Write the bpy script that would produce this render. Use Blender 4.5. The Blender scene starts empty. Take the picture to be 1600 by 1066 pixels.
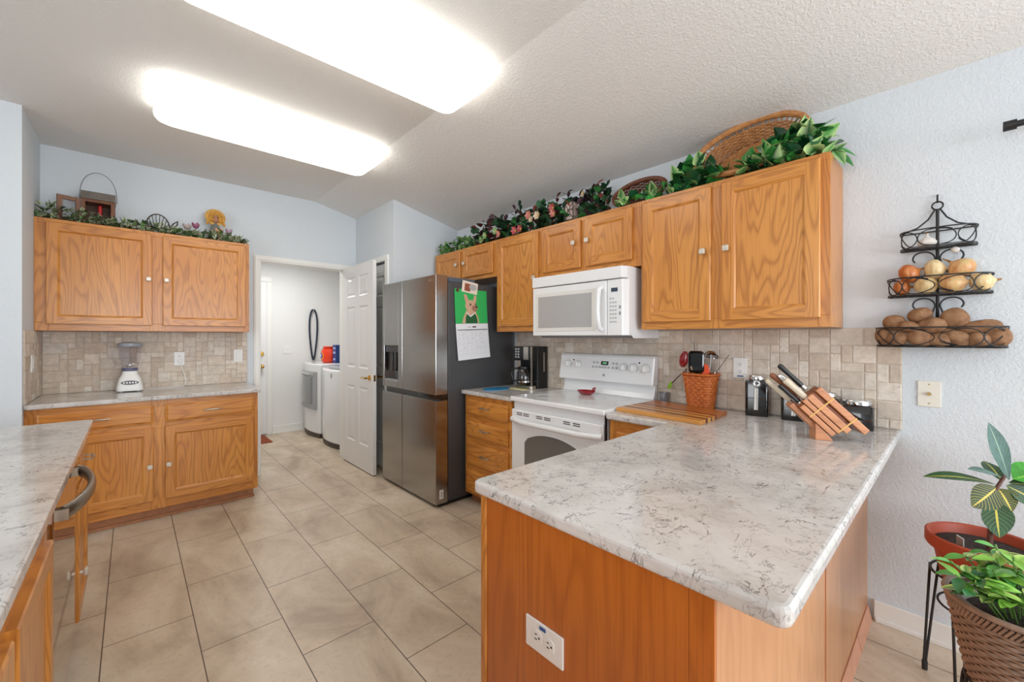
import bpy, bmesh, math, random
from mathutils import Vector, Matrix, Euler
random.seed(7)
PI = math.pi
SC = bpy.context.scene
COL = SC.collection

# ------------------------------------------------------------------ camera
FPX, U0, V0, YAW, CAMH = 642.23, 786.04, 527.15, 0.8362, 1.3408
cam_data = bpy.data.cameras.new('camera')
cam = bpy.data.objects.new('camera', cam_data)
COL.objects.link(cam)
cam_data.sensor_width = 36.0
cam_data.sensor_fit = 'HORIZONTAL'
cam_data.lens = FPX * 36.0 / 1600.0
cam_data.shift_x = (800.0 - U0) / 1600.0
cam_data.shift_y = (V0 - 533.0) / 1600.0
cam_data.clip_start = 0.02
cam.location = (0, 0, CAMH)
cam.rotation_euler = (PI / 2, 0, YAW - PI / 2)
SC.camera = cam

# ------------------------------------------------------------------ exposure
vs = SC.view_settings
vs.view_transform = 'Standard'
vs.look = 'None'
vs.gamma = 1.0
vs.use_curve_mapping = False
vs.exposure = 0.56

# ------------------------------------------------------------------ world and daylight
world = bpy.data.worlds.new('world')
SC.world = world
world.use_nodes = True
wn = world.node_tree.nodes
bg = wn.get('Background') or wn.new('ShaderNodeBackground')
bg.inputs['Color'].default_value = (0.78, 0.88, 1.0, 1)
bg.inputs['Strength'].default_value = 0.9

def area_light(name, loc, target, sx, sy, watts, color):
    d = bpy.data.lights.new(name, 'AREA')
    d.shape = 'RECTANGLE'
    d.size, d.size_y = sx, sy
    d.energy = watts
    d.color = color
    o = bpy.data.objects.new(name, d)
    COL.objects.link(o)
    o.location = loc
    o.rotation_euler = (Vector(target) - Vector(loc)).to_track_quat('-Z', 'Z').to_euler()
    return o
# daylight entering by the sliding door in the dining side of the right wall and by a big window behind the camera, plus an added side fill
area_light('daylight_sliding_door', (2.68, -1.75, 1.15), (0.0, -1.75, 1.05), 2.0, 1.9, 32, (0.90, 0.95, 1.0))
area_light('daylight_rear_window', (0.6, -3.45, 1.45), (0.6, 0.0, 1.2), 3.0, 1.7, 76, (0.92, 0.96, 1.0))
area_light('daylight_side_fill', (-3.65, 0.2, 1.5), (0.0, 0.2, 1.2), 2.6, 1.7, 46, (0.97, 0.985, 1.0))  # added fill lamp in an unseen opening of the far left wall
# the laundry room's own ceiling lamp
area_light('laundry_ceiling_lamp', (1.35, 5.45, 2.42), (1.35, 5.45, 0), 0.6, 0.3, 13, (1.0, 0.98, 0.95))

# ------------------------------------------------------------------ helpers
def S(r, g, b):
    def f(c):
        c = c / 255.0
        return c / 12.92 if c <= 0.04045 else ((c + 0.055) / 1.055) ** 2.4
    return (f(r), f(g), f(b), 1.0)

class MB:
    """collects shapes and links them as ONE mesh object"""
    def __init__(s):
        s.v, s.f, s.m, s.c, s.u = [], [], [], [], []
        s.mi = 0; s.col = None
    def add(s, vs_, fs, col=None, uvs=None):
        n = len(s.v)
        s.v += [Vector(p) for p in vs_]
        for i, q in enumerate(fs):
            s.f.append([n + k for k in q]); s.m.append(s.mi)
            s.c.append(col[i] if isinstance(col, list) else (col or s.col))
            s.u.append(uvs[i] if uvs else None)
        return s
    def box(s, x0, x1, y0, y1, z0, z1):
        x0, x1 = min(x0, x1), max(x0, x1); y0, y1 = min(y0, y1), max(y0, y1); z0, z1 = min(z0, z1), max(z0, z1)
        p = [(x, y, z) for z in (z0, z1) for y in (y0, y1) for x in (x0, x1)]
        return s.add(p, [(0, 2, 3, 1), (4, 5, 7, 6), (0, 1, 5, 4), (2, 6, 7, 3), (0, 4, 6, 2), (1, 3, 7, 5)])
    def poly(s, pts, uvs=None):
        return s.add(pts, [list(range(len(pts)))], uvs=[uvs] if uvs else None)
    def prism(s, pts, axis, a0, a1):
        """polygon in the two axes other than `axis`, drawn out from a0 to a1"""
        def P3(p, a):
            if axis == 'x': return (a, p[0], p[1])
            if axis == 'y': return (p[0], a, p[1])
            return (p[0], p[1], a)
        n = len(pts)
        vs_ = [P3(p, a0) for p in pts] + [P3(p, a1) for p in pts]
        fs = [list(range(n))[::-1], list(range(n, 2 * n))]
        fs += [(i, (i + 1) % n, n + (i + 1) % n, n + i) for i in range(n)]
        return s.add(vs_, fs)
    def tube(s, pts, r, n=8, closed=False, flat=1.0):
        pts = [Vector(p) for p in pts]
        L = len(pts)
        rr = r if isinstance(r, (list, tuple)) else [r] * L
        T = []
        for i in range(L):
            a = pts[(i - 1) % L] if (closed or i > 0) else pts[i]
            b = pts[(i + 1) % L] if (closed or i < L - 1) else pts[i]
            t = b - a
            T.append(t.normalized() if t.length > 1e-9 else Vector((0, 0, 1)))
        up = Vector((0, 0, 1)) if abs(T[0].z) < 0.9 else Vector((1, 0, 0))
        N = (up - T[0] * up.dot(T[0])).normalized()
        vs_, fs = [], []
        for i in range(L):
            N = N - T[i] * N.dot(T[i])
            N = N.normalized() if N.length > 1e-6 else T[i].orthogonal().normalized()
            B = T[i].cross(N)
            for k in range(n):
                a = 2 * PI * k / n
                vs_.append(pts[i] + (N * math.cos(a) + B * math.sin(a) * flat) * rr[i])
        m = L if closed else L - 1
        for i in range(m):
            for k in range(n):
                i2 = (i + 1) % L
                fs.append((i * n + k, i * n + (k + 1) % n, i2 * n + (k + 1) % n, i2 * n + k))
        if not closed:
            fs.append(list(range(n))[::-1]); fs.append([(L - 1) * n + k for k in range(n)])
        return s.add(vs_, fs)
    def lathe(s, prof, c=(0, 0, 0), n=24, sx=1.0, sy=1.0, lobes=0, amp=0.0):
        """prof: (radius, height) pairs, turned about z"""
        vs_, fs = [], []
        L = len(prof)
        for r, z in prof:
            for k in range(n):
                a = 2 * PI * k / n
                q = r * (1 + amp * math.cos(lobes * a)) if lobes else r
                vs_.append((c[0] + q * math.cos(a) * sx, c[1] + q * math.sin(a) * sy, c[2] + z))
        for i in range(L - 1):
            for k in range(n):
                fs.append((i * n + k, i * n + (k + 1) % n, (i + 1) * n + (k + 1) % n, (i + 1) * n + k))
        if prof[0][0] > 1e-5: fs.append(list(range(n))[::-1])
        if prof[-1][0] > 1e-5: fs.append([(L - 1) * n + k for k in range(n)])
        return s.add(vs_, fs)
    def ball(s, c, r, n=14, lump=0.0, seed=0):
        rx, ry, rz = r if isinstance(r, (list, tuple)) else (r, r, r)
        rnd = random.Random(seed)
        ph = [rnd.uniform(0, 6.28) for _ in range(6)]
        m = max(6, n // 2 + 1)
        vs_, fs = [], []
        for i in range(m + 1):
            t = PI * i / m
            for k in range(n):
                a = 2 * PI * k / n
                d = Vector((math.sin(t) * math.cos(a), math.sin(t) * math.sin(a), math.cos(t)))
                q = 1 + lump * (math.sin(3 * d.x + ph[0]) + math.sin(4 * d.y + ph[1]) + math.sin(3 * d.z + ph[2])) / 2
                vs_.append((c[0] + rx * d.x * q, c[1] + ry * d.y * q, c[2] + rz * d.z * q))
        for i in range(m):
            for k in range(n):
                fs.append((i * n + k, (i + 1) * n + k, (i + 1) * n + (k + 1) % n, i * n + (k + 1) % n))
        return s.add(vs_, fs)
    def cyl(s, c, r, h, axis='z', n=20, r2=None):
        r2 = r if r2 is None else r2
        n0 = len(s.v)
        s.lathe([(r, 0), (r2, h)], (0, 0, 0), n)
        for i in range(n0, len(s.v)):
            v = s.v[i]
            if axis == 'x': v = Vector((v.z, v.x, v.y))
            elif axis == 'y': v = Vector((v.y, v.z, v.x))
            s.v[i] = v + Vector(c)
        return s
    def xf(s, M, i0=0):
        for i in range(i0, len(s.v)): s.v[i] = M @ s.v[i]
        return s
    def build(s, name, mats, parent=None, bevel=0.0, smooth=False, local=False, origin=None, solid=0.0, seg=2):
        me = bpy.data.meshes.new(name)
        if origin is None:
            if parent is not None: origin = (0, 0, 0) if local else BASE[parent.name]
            else:
                xs = [v.x for v in s.v]; ys = [v.y for v in s.v]; zs = [v.z for v in s.v]
                origin = ((min(xs) + max(xs)) / 2, (min(ys) + max(ys)) / 2, min(zs))
        O = Vector(origin)
        me.from_pydata([v - O for v in s.v], [], s.f)
        mats = mats if isinstance(mats, (list, tuple)) else [mats]
        for m_ in mats: me.materials.append(m_)
        for i, p in enumerate(me.polygons): p.material_index = min(s.m[i], len(mats) - 1)
        if any(c is not None for c in s.c):
            ca = me.color_attributes.new('Col', 'FLOAT_COLOR', 'CORNER')
            for p, c in zip(me.polygons, s.c):
                c = c or (1, 1, 1, 1)
                many = isinstance(c[0], (tuple, list))
                for j, li in enumerate(p.loop_indices): ca.data[li].color = c[j] if many else c
        if any(u is not None for u in s.u):
            ul = me.uv_layers.new(name='UVMap')
            for p, u in zip(me.polygons, s.u):
                if u:
                    for j, li in enumerate(p.loop_indices): ul.data[li].uv = u[j]
        bm = bmesh.new(); bm.from_mesh(me)
        bmesh.ops.recalc_face_normals(bm, faces=bm.faces)
        bm.to_mesh(me); bm.free()
        if smooth:
            for p in me.polygons: p.use_smooth = True
            try: me.set_sharp_from_angle(angle=math.radians(42))
            except Exception: pass
        o = bpy.data.objects.new(name, me)
        COL.objects.link(o)
        if parent is not None:
            o.parent = parent
            BASE[o.name] = BASE[parent.name]
        else:
            o.location = O
            BASE[o.name] = tuple(O)
        if solid:
            m_ = o.modifiers.new('thick', 'SOLIDIFY'); m_.thickness = solid; m_.offset = 0
        if bevel:
            m_ = o.modifiers.new('edges', 'BEVEL'); m_.width = bevel; m_.segments = seg
            m_.limit_method = 'ANGLE'; m_.angle_limit = math.radians(40)
            m_.harden_normals = False
        return o
BASE = {}
def tag(o, label, cat, group=None):
    o['label'] = label; o['category'] = cat
    if group: o['group'] = group
    return o
def thing(name, label, cat, loc, rotz=0.0, group=None):
    o = bpy.data.objects.new(name, None)
    o.empty_display_size = 0.05
    COL.objects.link(o)
    o.location = loc; o.rotation_euler = (0, 0, rotz)
    BASE[o.name] = tuple(loc)
    return tag(o, label, cat, group)
def struct(o, label=None, cat=None):
    o['kind'] = 'structure'
    if label: o['label'] = label
    if cat: o['category'] = cat
    return o
def dup(root, loc, rotz=None, label=None, group=None):
    r = root.copy(); COL.objects.link(r); r.location = loc
    if rotz is not None: r.rotation_euler = (0, 0, rotz)
    if label: r['label'] = label
    if group: r['group'] = group
    BASE[r.name] = tuple(loc)
    def kids(a, b):
        for ch in list(a.children):
            c = ch.copy(); COL.objects.link(c); c.parent = b
            kids(ch, c)
    kids(root, r)
    return r

# ------------------------------------------------------------------ materials
def nodes_of(name):
    m = bpy.data.materials.new(name); m.use_nodes = True
    nt = m.node_tree
    b = nt.nodes.get('Principled BSDF')
    return m, nt, b
def N(nt, t, **kw):
    n = nt.nodes.new(t)
    for k, v in kw.items():
        if k in n.inputs: n.inputs[k].default_value = v
        else: setattr(n, k, v)
    return n
def ramp(nt, fac, stops, interp='LINEAR'):
    r = nt.nodes.new('ShaderNodeValToRGB')
    r.color_ramp.interpolation = interp
    e = r.color_ramp.elements
    while len(e) < len(stops): e.new(0.5)
    for i, (p, c) in enumerate(stops):
        e[i].position = p; e[i].color = c
    nt.links.new(fac, r.inputs['Fac'])
    return r.outputs['Color']
def mixc(nt, a, b, fac, mode='MIX'):
    n = nt.nodes.new('ShaderNodeMix'); n.data_type = 'RGBA'; n.blend_type = mode
    for sock, val in ((n.inputs[6], a), (n.inputs[7], b), (n.inputs[0], fac)):
        if hasattr(val, 'is_linked') or hasattr(val, 'links'): nt.links.new(val, sock)
        else: sock.default_value = val
    return n.outputs[2]
def math_(nt, op, a, b=0.0, clamp=False):
    n = nt.nodes.new('ShaderNodeMath'); n.operation = op; n.use_clamp = clamp
    for sock, val in ((n.inputs[0], a), (n.inputs[1], b)):
        if hasattr(val, 'links'): nt.links.new(val, sock)
        else: sock.default_value = val
    return n.outputs[0]
def coords(nt, scale=(1, 1, 1), rnd=False, rot=(0, 0, 0)):
    tc = nt.nodes.new('ShaderNodeTexCoord')
    out = tc.outputs['Object']
    if rnd:
        oi = nt.nodes.new('ShaderNodeObjectInfo')
        ad = nt.nodes.new('ShaderNodeVectorMath'); ad.operation = 'ADD'
        mu = nt.nodes.new('ShaderNodeMath'); mu.operation = 'MULTIPLY'; mu.inputs[1].default_value = 7.3
        nt.links.new(oi.outputs['Random'], mu.inputs[0])
        nt.links.new(out, ad.inputs[0]); nt.links.new(mu.outputs[0], ad.inputs[1])
        out = ad.outputs[0]
    mp = nt.nodes.new('ShaderNodeMapping')
    mp.inputs['Scale'].default_value = scale; mp.inputs['Rotation'].default_value = rot
    nt.links.new(out, mp.inputs['Vector'])
    return mp.outputs['Vector']
def noise(nt, vec, scale, detail=3.0, rough=0.5, dist=0.0):
    n = nt.nodes.new('ShaderNodeTexNoise')
    n.inputs['Scale'].default_value = scale; n.inputs['Detail'].default_value = detail
    n.inputs['Roughness'].default_value = rough; n.inputs['Distortion'].default_value = dist
    nt.links.new(vec, n.inputs['Vector'])
    return n.outputs['Fac']
def bump(nt, b, h, strength, dist=0.01):
    n = nt.nodes.new('ShaderNodeBump')
    n.inputs['Strength'].default_value = strength; n.inputs['Distance'].default_value = dist
    nt.links.new(h, n.inputs['Height']); nt.links.new(n.outputs['Normal'], b.inputs['Normal'])
def flat(name, col, rough=0.5, metal=0.0, spec=None, coat=0.0, var=0.0, vscale=20.0, bmp=0.0, bscale=80.0, trans=0.0, ior=1.45, emit=None):
    m, nt, b = nodes_of(name)
    b.inputs['Base Color'].default_value = col
    b.inputs['Roughness'].default_value = rough
    b.inputs['Metallic'].default_value = metal
    if spec is not None: b.inputs['Specular IOR Level'].default_value = spec
    if coat: b.inputs['Coat Weight'].default_value = coat; b.inputs['Coat Roughness'].default_value = 0.08
    if trans: b.inputs['Transmission Weight'].default_value = trans; b.inputs['IOR'].default_value = ior
    if emit: b.inputs['Emission Color'].default_value = emit[0]; b.inputs['Emission Strength'].default_value = emit[1]
    v = coords(nt)
    if var:
        n = noise(nt, v, vscale, 4)
        dk = tuple(c * (1 - var) for c in col[:3]) + (1,); lt = tuple(min(1, c * (1 + var)) for c in col[:3]) + (1,)
        nt.links.new(ramp(nt, n, [(0.3, dk), (0.7, lt)]), b.inputs['Base Color'])
    if bmp: bump(nt, b, noise(nt, v, bscale, 4), bmp)
    return m

def oak(name, axis, light, mid, dark, rough=0.33, ring=32.0, cath=True):
    m, nt, b = nodes_of(name)
    if axis == 'z': sc, fs = (8.0, 8.0, 1.15), (190, 190, 4.0)
    else: sc, fs = (1.15, 1.15, 8.0), (4.0, 4.0, 190)
    v = coords(nt, sc, rnd=True)
    n = noise(nt, v, 1.0, 1.5, 0.45, 0.25)
    w = math_(nt, 'SINE', math_(nt, 'MULTIPLY', n, ring * PI))
    w = math_(nt, 'ADD', math_(nt, 'MULTIPLY', w, 0.5), 0.5)
    w = math_(nt, 'POWER', w, 3.0)
    fine = noise(nt, coords(nt, fs, rnd=True), 1.0, 3, 0.6)
    blot = noise(nt, coords(nt, (2.2, 2.2, 1.0), rnd=True), 1.0, 2)
    base = ramp(nt, blot, [(0.3, mid), (0.7, light)])
    c1 = mixc(nt, base, dark, math_(nt, 'MULTIPLY', w, 0.50 if cath else 0.30))
    pores = ramp(nt, fine, [(0.36, (1, 1, 1, 1)), (0.47, (0, 0, 0, 1))])
    c2 = mixc(nt, c1, dark, math_(nt, 'MULTIPLY', pores, 0.32))
    nt.links.new(c2, b.inputs['Base Color'])
    b.inputs['Roughness'].default_value = rough
    b.inputs['Coat Weight'].default_value = 0.25; b.inputs['Coat Roughness'].default_value = 0.2
    bump(nt, b, fine, 0.06, 0.002)
    return m
OL, OM, OD = S(212, 146, 68), S(195, 124, 49), S(146, 80, 24)
oak_v = oak('oak vertical grain', 'z', OL, OM, OD)
oak_h = oak('oak horizontal grain', 'h', OL, OM, OD)
OAK = [oak_v, oak_h]
VL, VM, VD = S(190, 108, 38), S(178, 95, 28), S(134, 64, 16)
veneer = oak('fir veneer', 'z', VL, VM, VD, 0.32, 16.0, False)
oak_dark = flat('oak toe board', S(164, 110, 72), 0.45, var=0.15, vscale=30)

def quartz(name):
    m, nt, b = nodes_of(name)
    v = coords(nt, (1, 1, 1))
    cloud = noise(nt, v, 5.0, 5, 0.6, 0.4)
    base = ramp(nt, cloud, [(0.28, S(178, 173, 168)), (0.5, S(203, 199, 195)), (0.75, S(217, 214, 211))])
    # broken hair-like veins: thin contour lines of distorted noise, kept only where a mask is high
    def vein(scale, sx, th, mlo, mhi, mscale):
        vv = coords(nt, sx)
        n = noise(nt, vv, scale, 4, 0.62, 1.1)
        d = math_(nt, 'ABSOLUTE', math_(nt, 'SUBTRACT', n, 0.5))
        line = ramp(nt, d, [(0.0, (1, 1, 1, 1)), (th, (0, 0, 0, 1))])
        mk = ramp(nt, noise(nt, coords(nt, (1, 1, 1), rot=(0.3, 0.2, 0.7)), mscale, 3, 0.6), [(mlo, (0, 0, 0, 1)), (mhi, (1, 1, 1, 1))])
        return math_(nt, 'MULTIPLY', line, mk)
    a = vein(10.0, (1.0, 1.5, 1.0), 0.018, 0.42, 0.58, 16.0)
    c = vein(19.0, (1.4, 1.0, 1.0), 0.022, 0.46, 0.62, 26.0)
    vv = math_(nt, 'MAXIMUM', a, math_(nt, 'MULTIPLY', c, 0.7))
    c1 = mixc(nt, base, S(74, 68, 66), math_(nt, 'MULTIPLY', vv, 0.85))
    rust = ramp(nt, noise(nt, v, 16.0, 3, 0.6), [(0.66, (0, 0, 0, 1)), (0.76, (1, 1, 1, 1))])
    c2 = mixc(nt, c1, S(176, 150, 128), math_(nt, 'MULTIPLY', rust, 0.35))
    nt.links.new(c2, b.inputs['Base Color'])
    b.inputs['Roughness'].default_value = 0.12
    return m
quartz_m = quartz('quartz with dark veins')

def floor_mat():
    m, nt, b = nodes_of('travertine look floor tile')
    tc = nt.nodes.new('ShaderNodeTexCoord')
    sp = nt.nodes.new('ShaderNodeSeparateXYZ'); nt.links.new(tc.outputs['Object'], sp.inputs[0])
    cb = nt.nodes.new('ShaderNodeCombineXYZ')
    nt.links.new(math_(nt, 'ADD', sp.outputs['Y'], 0.015 + 6.22), cb.inputs[0])
    nt.links.new(math_(nt, 'ADD', sp.outputs['X'], -0.22 + 6.30), cb.inputs[1])
    br = nt.nodes.new('ShaderNodeTexBrick')
    br.offset = 0.5; br.offset_frequency = 2
    for k, v_ in (('Scale', 1.0), ('Mortar Size', 0.0022), ('Mortar Smooth', 0.1), ('Bias', 0.0), ('Brick Width', 0.622), ('Row Height', 0.315)):
        br.inputs[k].default_value = v_
    br.inputs['Color1'].default_value = (0, 0, 0, 1); br.inputs['Color2'].default_value = (1, 1, 1, 1)
    nt.links.new(cb.outputs[0], br.inputs['Vector'])
    v = coords(nt, (1, 0.55, 1))
    big = noise(nt, v, 3.2, 6, 0.62, 0.6)
    fine = noise(nt, coords(nt, (1, 1, 1)), 38.0, 5, 0.7)
    base = ramp(nt, big, [(0.32, S(168, 150, 130)), (0.5, S(199, 182, 160)), (0.70, S(216, 203, 185))])
    pit = ramp(nt, fine, [(0.34, (1, 1, 1, 1)), (0.46, (0, 0, 0, 1))])
    c1 = mixc(nt, base, S(150, 130, 112), math_(nt, 'MULTIPLY', pit, 0.28))
    tone = mixc(nt, (0.94, 0.94, 0.94, 1), (1.04, 1.03, 1.02, 1), br.outputs['Color'])
    c2 = mixc(nt, c1, tone, 1.0, 'MULTIPLY')
    c3 = mixc(nt, c2, S(92, 78, 66), br.outputs['Fac'])
    nt.links.new(c3, b.inputs['Base Color'])
    b.inputs['Roughness'].default_value = 0.42
    inv = math_(nt, 'SUBTRACT', 1.0, br.outputs['Fac'])
    bump(nt, b, inv, 0.5, 0.002)
    return m
floor_m = floor_mat()

def wall_mat(name, col, strength, scale):
    m, nt, b = nodes_of(name)
    b.inputs['Base Color'].default_value = col
    b.inputs['Roughness'].default_value = 0.75
    v = coords(nt)
    n1 = noise(nt, v, scale, 3, 0.55, 0.6)
    h = ramp(nt, n1, [(0.42, (0, 0, 0, 1)), (0.62, (1, 1, 1, 1))])
    bump(nt, b, h, strength, 0.004)
    return m
wall_m = wall_mat('pale blue wall paint', S(211, 217.5, 223), 0.26, 80)
ceil_m = wall_mat('white textured ceiling paint', S(232, 231, 229), 0.35, 75)
laundry_m = wall_mat('white wall paint', S(228, 228, 226), 0.15, 55)
trim_m = flat('white trim paint', S(232, 232, 228), 0.35)
door_m = flat('white door paint', S(228, 228, 227), 0.32)

def stone_mat():
    m, nt, b = nodes_of('tumbled travertine')
    at = nt.nodes.new('ShaderNodeVertexColor'); at.layer_name = 'Col'
    n1 = noise(nt, coords(nt, (1, 1, 1)), 26, 6, 0.65, 0.5)
    n2 = noise(nt, coords(nt, (1, 1, 1)), 90, 4, 0.7)
    mot = ramp(nt, n1, [(0.3, (0.80, 0.78, 0.75, 1)), (0.65, (1.06, 1.06, 1.06, 1))])
    c = mixc(nt, at.outputs['Color'], mot, 1.0, 'MULTIPLY')
    pit = ramp(nt, n2, [(0.30, (1, 1, 1, 1)), (0.40, (0, 0, 0, 1))])
    c = mixc(nt, c, S(140, 120, 104), math_(nt, 'MULTIPLY', pit, 0.6))
    nt.links.new(c, b.inputs['Base Color'])
    b.inputs['Roughness'].default_value = 0.6
    bump(nt, b, n2, 0.2, 0.003)
    return m
stone_m = stone_mat()
grout_m = flat('pale grout', S(196, 184, 170), 0.85, var=0.06, vscale=60)

def brushed(name, col, rough, metal=1.0):
    m, nt, b = nodes_of(name)
    b.inputs['Metallic'].default_value = metal
    v = coords(nt, (3, 3, 260))
    n = noise(nt, v, 1.0, 3, 0.6)
    nt.links.new(ramp(nt, n, [(0.3, tuple(c * 0.92 for c in col[:3]) + (1,)), (0.7, col)]), b.inputs['Base Color'])
    b.inputs['Roughness'].default_value = rough
    return m
stainless = brushed('dark stainless steel', S(172, 170, 168), 0.2)
dw_steel = brushed('polished dishwasher steel', S(196, 190, 182), 0.045)
nickel = flat('brushed nickel', S(190, 184, 174), 0.28, 1.0)
pewter = flat('pale pewter knob', S(205, 196, 182), 0.35, 0.35, var=0.12, vscale=120)
chrome = flat('chrome', S(215, 215, 215), 0.1, 1.0)
brass = flat('polished brass', S(214, 172, 92), 0.18, 1.0)
side_grey = flat('charcoal painted steel', S(78, 79, 81), 0.42, 0.25)
dark_grey = flat('dark grey plastic', S(52, 52, 54), 0.4)
black = flat('black plastic', S(20, 20, 21), 0.35)
black_gloss = flat('glossy black', S(14, 14, 15), 0.08, coat=0.6)
iron = flat('black wrought iron', S(22, 22, 24), 0.5)
white_en = flat('white enamel', S(232, 233, 234), 0.18, coat=0.3)
white_pl = flat('white plastic', S(232, 232, 230), 0.35)
grey_pl = flat('grey plastic', S(158, 160, 163), 0.4)
lt_grey = flat('light grey print', S(176, 178, 180), 0.5)
glass_grey = flat('grey mesh window glass', S(172, 172, 172), 0.12, coat=0.5)
oven_glass = flat('oven window glass', S(104, 102, 98), 0.1, coat=0.5)
slot_m = flat('dark slot', S(30, 28, 28), 0.6)
clear = flat('clear plastic', (0.95, 0.95, 0.98, 1), 0.0, trans=1.0, ior=1.06)
paper = flat('white paper', S(226, 228, 232), 0.7)
lamp_m, _nt, _b = nodes_of('lit diffuser')
_b.inputs['Base Color'].default_value = (0.9, 0.9, 0.88, 1)
_b.inputs['Emission Color'].default_value = (1.0, 0.955, 0.87, 1)
_b.inputs['Emission Strength'].default_value = 2.9

# ------------------------------------------------------------------ the setting
WX = 2.625            # face of the wall with the stove
BY = 4.548            # face of the wall with the blender
fl = MB().box(-3.9, 2.75, -3.7, 6.6, -0.1, 0.0).build('floor', floor_m, origin=(0, 0, 0))
struct(fl, 'beige stone look tile floor laid in a running bond', 'floor')
ce = MB().prism([(-3.8, 2.772), (1.43, 2.772), (2.76, 2.466), (2.76, 2.62), (1.43, 2.92), (-3.8, 2.92)], 'y', -3.65, 4.65).build('ceiling', ceil_m)
struct(ce, 'textured white ceiling sloping down towards the stove wall', 'ceiling')
w = MB().box(-0.62, 0.91, BY, 4.66, 0, 2.86).box(1.758, 2.74, BY, 4.66, 0, 2.86).box(0.91, 1.758, BY, 4.66, 2.095, 2.86)
struct(w.build('wall_back', wall_m), 'pale blue wall with the doorway to the laundry', 'wall')
struct(MB().box(-0.62, -0.503, 3.985, BY, 0, 2.86).build('wall_left', wall_m), 'short return wall at the left end of the blender counter', 'wall')
struct(MB().box(-3.8, -0.503, 3.87, 3.985, 0, 2.86).build('wall_left_front', wall_m), 'pale blue wall at the left edge of the photo', 'wall')
w = MB().box(1.872, 1.97, 3.645, 3.80, 0, 2.8).box(1.872, 1.97, 4.44, BY, 0, 2.8).box(1.872, 1.97, 3.80, 4.44, 2.10, 2.8).box(1.97, WX, 3.645, 3.74, 0, 2.8)
struct(w.build('wall_closet', wall_m), 'pantry closet walls behind the refrigerator', 'wall')
w = MB().box(WX, 2.74, -0.70, 4.66, 0, 2.75).box(WX, 2.74, -3.65, -2.80, 0, 2.75).box(WX, 2.74, -2.80, -0.70, 2.12, 2.75)
struct(w.build('wall_right', wall_m), 'long pale blue wall behind the stove and the wire basket', 'wall')
w = MB().box(-3.8, -0.95, -3.65, -3.5, 0, 2.86).box(2.15, 2.74, -3.65, -3.5, 0, 2.86).box(-0.95, 2.15, -3.65, -3.5, 2.32, 2.86).box(-0.95, 2.15, -3.65, -3.5, 0, 0.58)
struct(w.build('wall_rear', wall_m), 'wall behind the camera with the big window', 'wall')
w = MB().box(-3.8, -3.7, -3.5, -1.15, 0, 2.86).box(-3.8, -3.7, 1.55, 3.87, 0, 2.86).box(-3.8, -3.7, -1.15, 1.55, 2.38, 2.86).box(-3.8, -3.7, -1.15, 1.55, 0, 0.62)  # opening made for the added side fill lamp
struct(w.build('wall_far_left', wall_m), 'far left wall of the open living side', 'wall')
# laundry room
struct(MB().box(0.30, 2.66, 6.38, 6.5, 0, 2.6).build('wall_laundry_far', laundry_m), 'white end wall of the laundry room', 'wall')
struct(MB().box(2.56, 2.66, 4.66, 6.38, 0, 2.6).build('wall_laundry_right', laundry_m), 'white wall behind the washer and dryer', 'wall')
struct(MB().box(0.20, 0.30, 4.66, 6.5, 0, 2.6).build('wall_laundry_left', laundry_m), 'white left wall of the laundry room', 'wall')
struct(MB().box(0.20, 2.66, 4.66, 6.5, 2.46, 2.58).build('ceiling_laundry', laundry_m), 'white laundry room ceiling', 'ceiling')

def trim(n, mb, label, m=None, bevel=0.004):
    return struct(mb.build(n, m or trim_m, bevel=bevel), label, 'trim')
c = MB()
c.box(0.869, 0.929, 4.530, 4.5478, 0, 2.0798).box(0.869, 1.871, 4.530, 4.5478, 2.080, 2.137).box(1.738, 1.798, 4.530, 4.5478, 0, 2.0798)
c.box(0.878, 0.915, 4.522, 4.5299, 0, 2.0938).box(0.878, 1.780, 4.522, 4.5299, 2.094, 2.128)
c.box(0.9102, 0.9288, 4.548, 4.675, 0, 2.08).box(1.7382, 1.7578, 4.548, 4.675, 0, 2.08).box(0.9102, 1.7578, 4.548, 4.675, 2.0802, 2.0948)
trim('trim_1', c, 'white casing around the laundry doorway')
c = MB().box(1.854, 1.8718, 3.735, 3.800, 0, 2.0978).box(1.854, 1.8718, 3.735, 4.505, 2.098, 2.155).box(1.854, 1.8718, 4.44, 4.505, 0, 2.098)
trim('trim_2', c, 'cream casing around the pantry door')
c = MB().box(1.376, 1.440, 6.362, 6.3798, 0, 2.1048).box(0.55, 1.440, 6.362, 6.3798, 2.105, 2.17).box(0.50, 0.55, 6.362, 6.3798, 0, 2.17)
trim('trim_3', c, 'white casing around the far laundry exterior door')
def base(n, pts, label):
    return trim(n, pts, label, bevel=0.003)
base('baseboard_right', MB().box(2.608, 2.6248, -0.69, 0.268, 0, 0.095).box(2.600, 2.608, -0.69, 0.262, 0, 0.022), 'white baseboard below the wire basket wall')
base('baseboard_back', MB().box(1.799, 1.871, 4.533, 4.5478, 0, 0.095), 'white baseboard scrap beside the open laundry door')
base('baseboard_laundry', MB().box(1.442, 2.559, 6.364, 6.3798, 0, 0.105).box(1.442, 2.559, 6.356, 6.364, 0, 0.02), 'white baseboard below the hanging belt')
base('baseboard_left', MB().box(-3.69, -0.56, 3.855, 3.8698, 0, 0.095), 'white baseboard of the left front wall')

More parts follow.
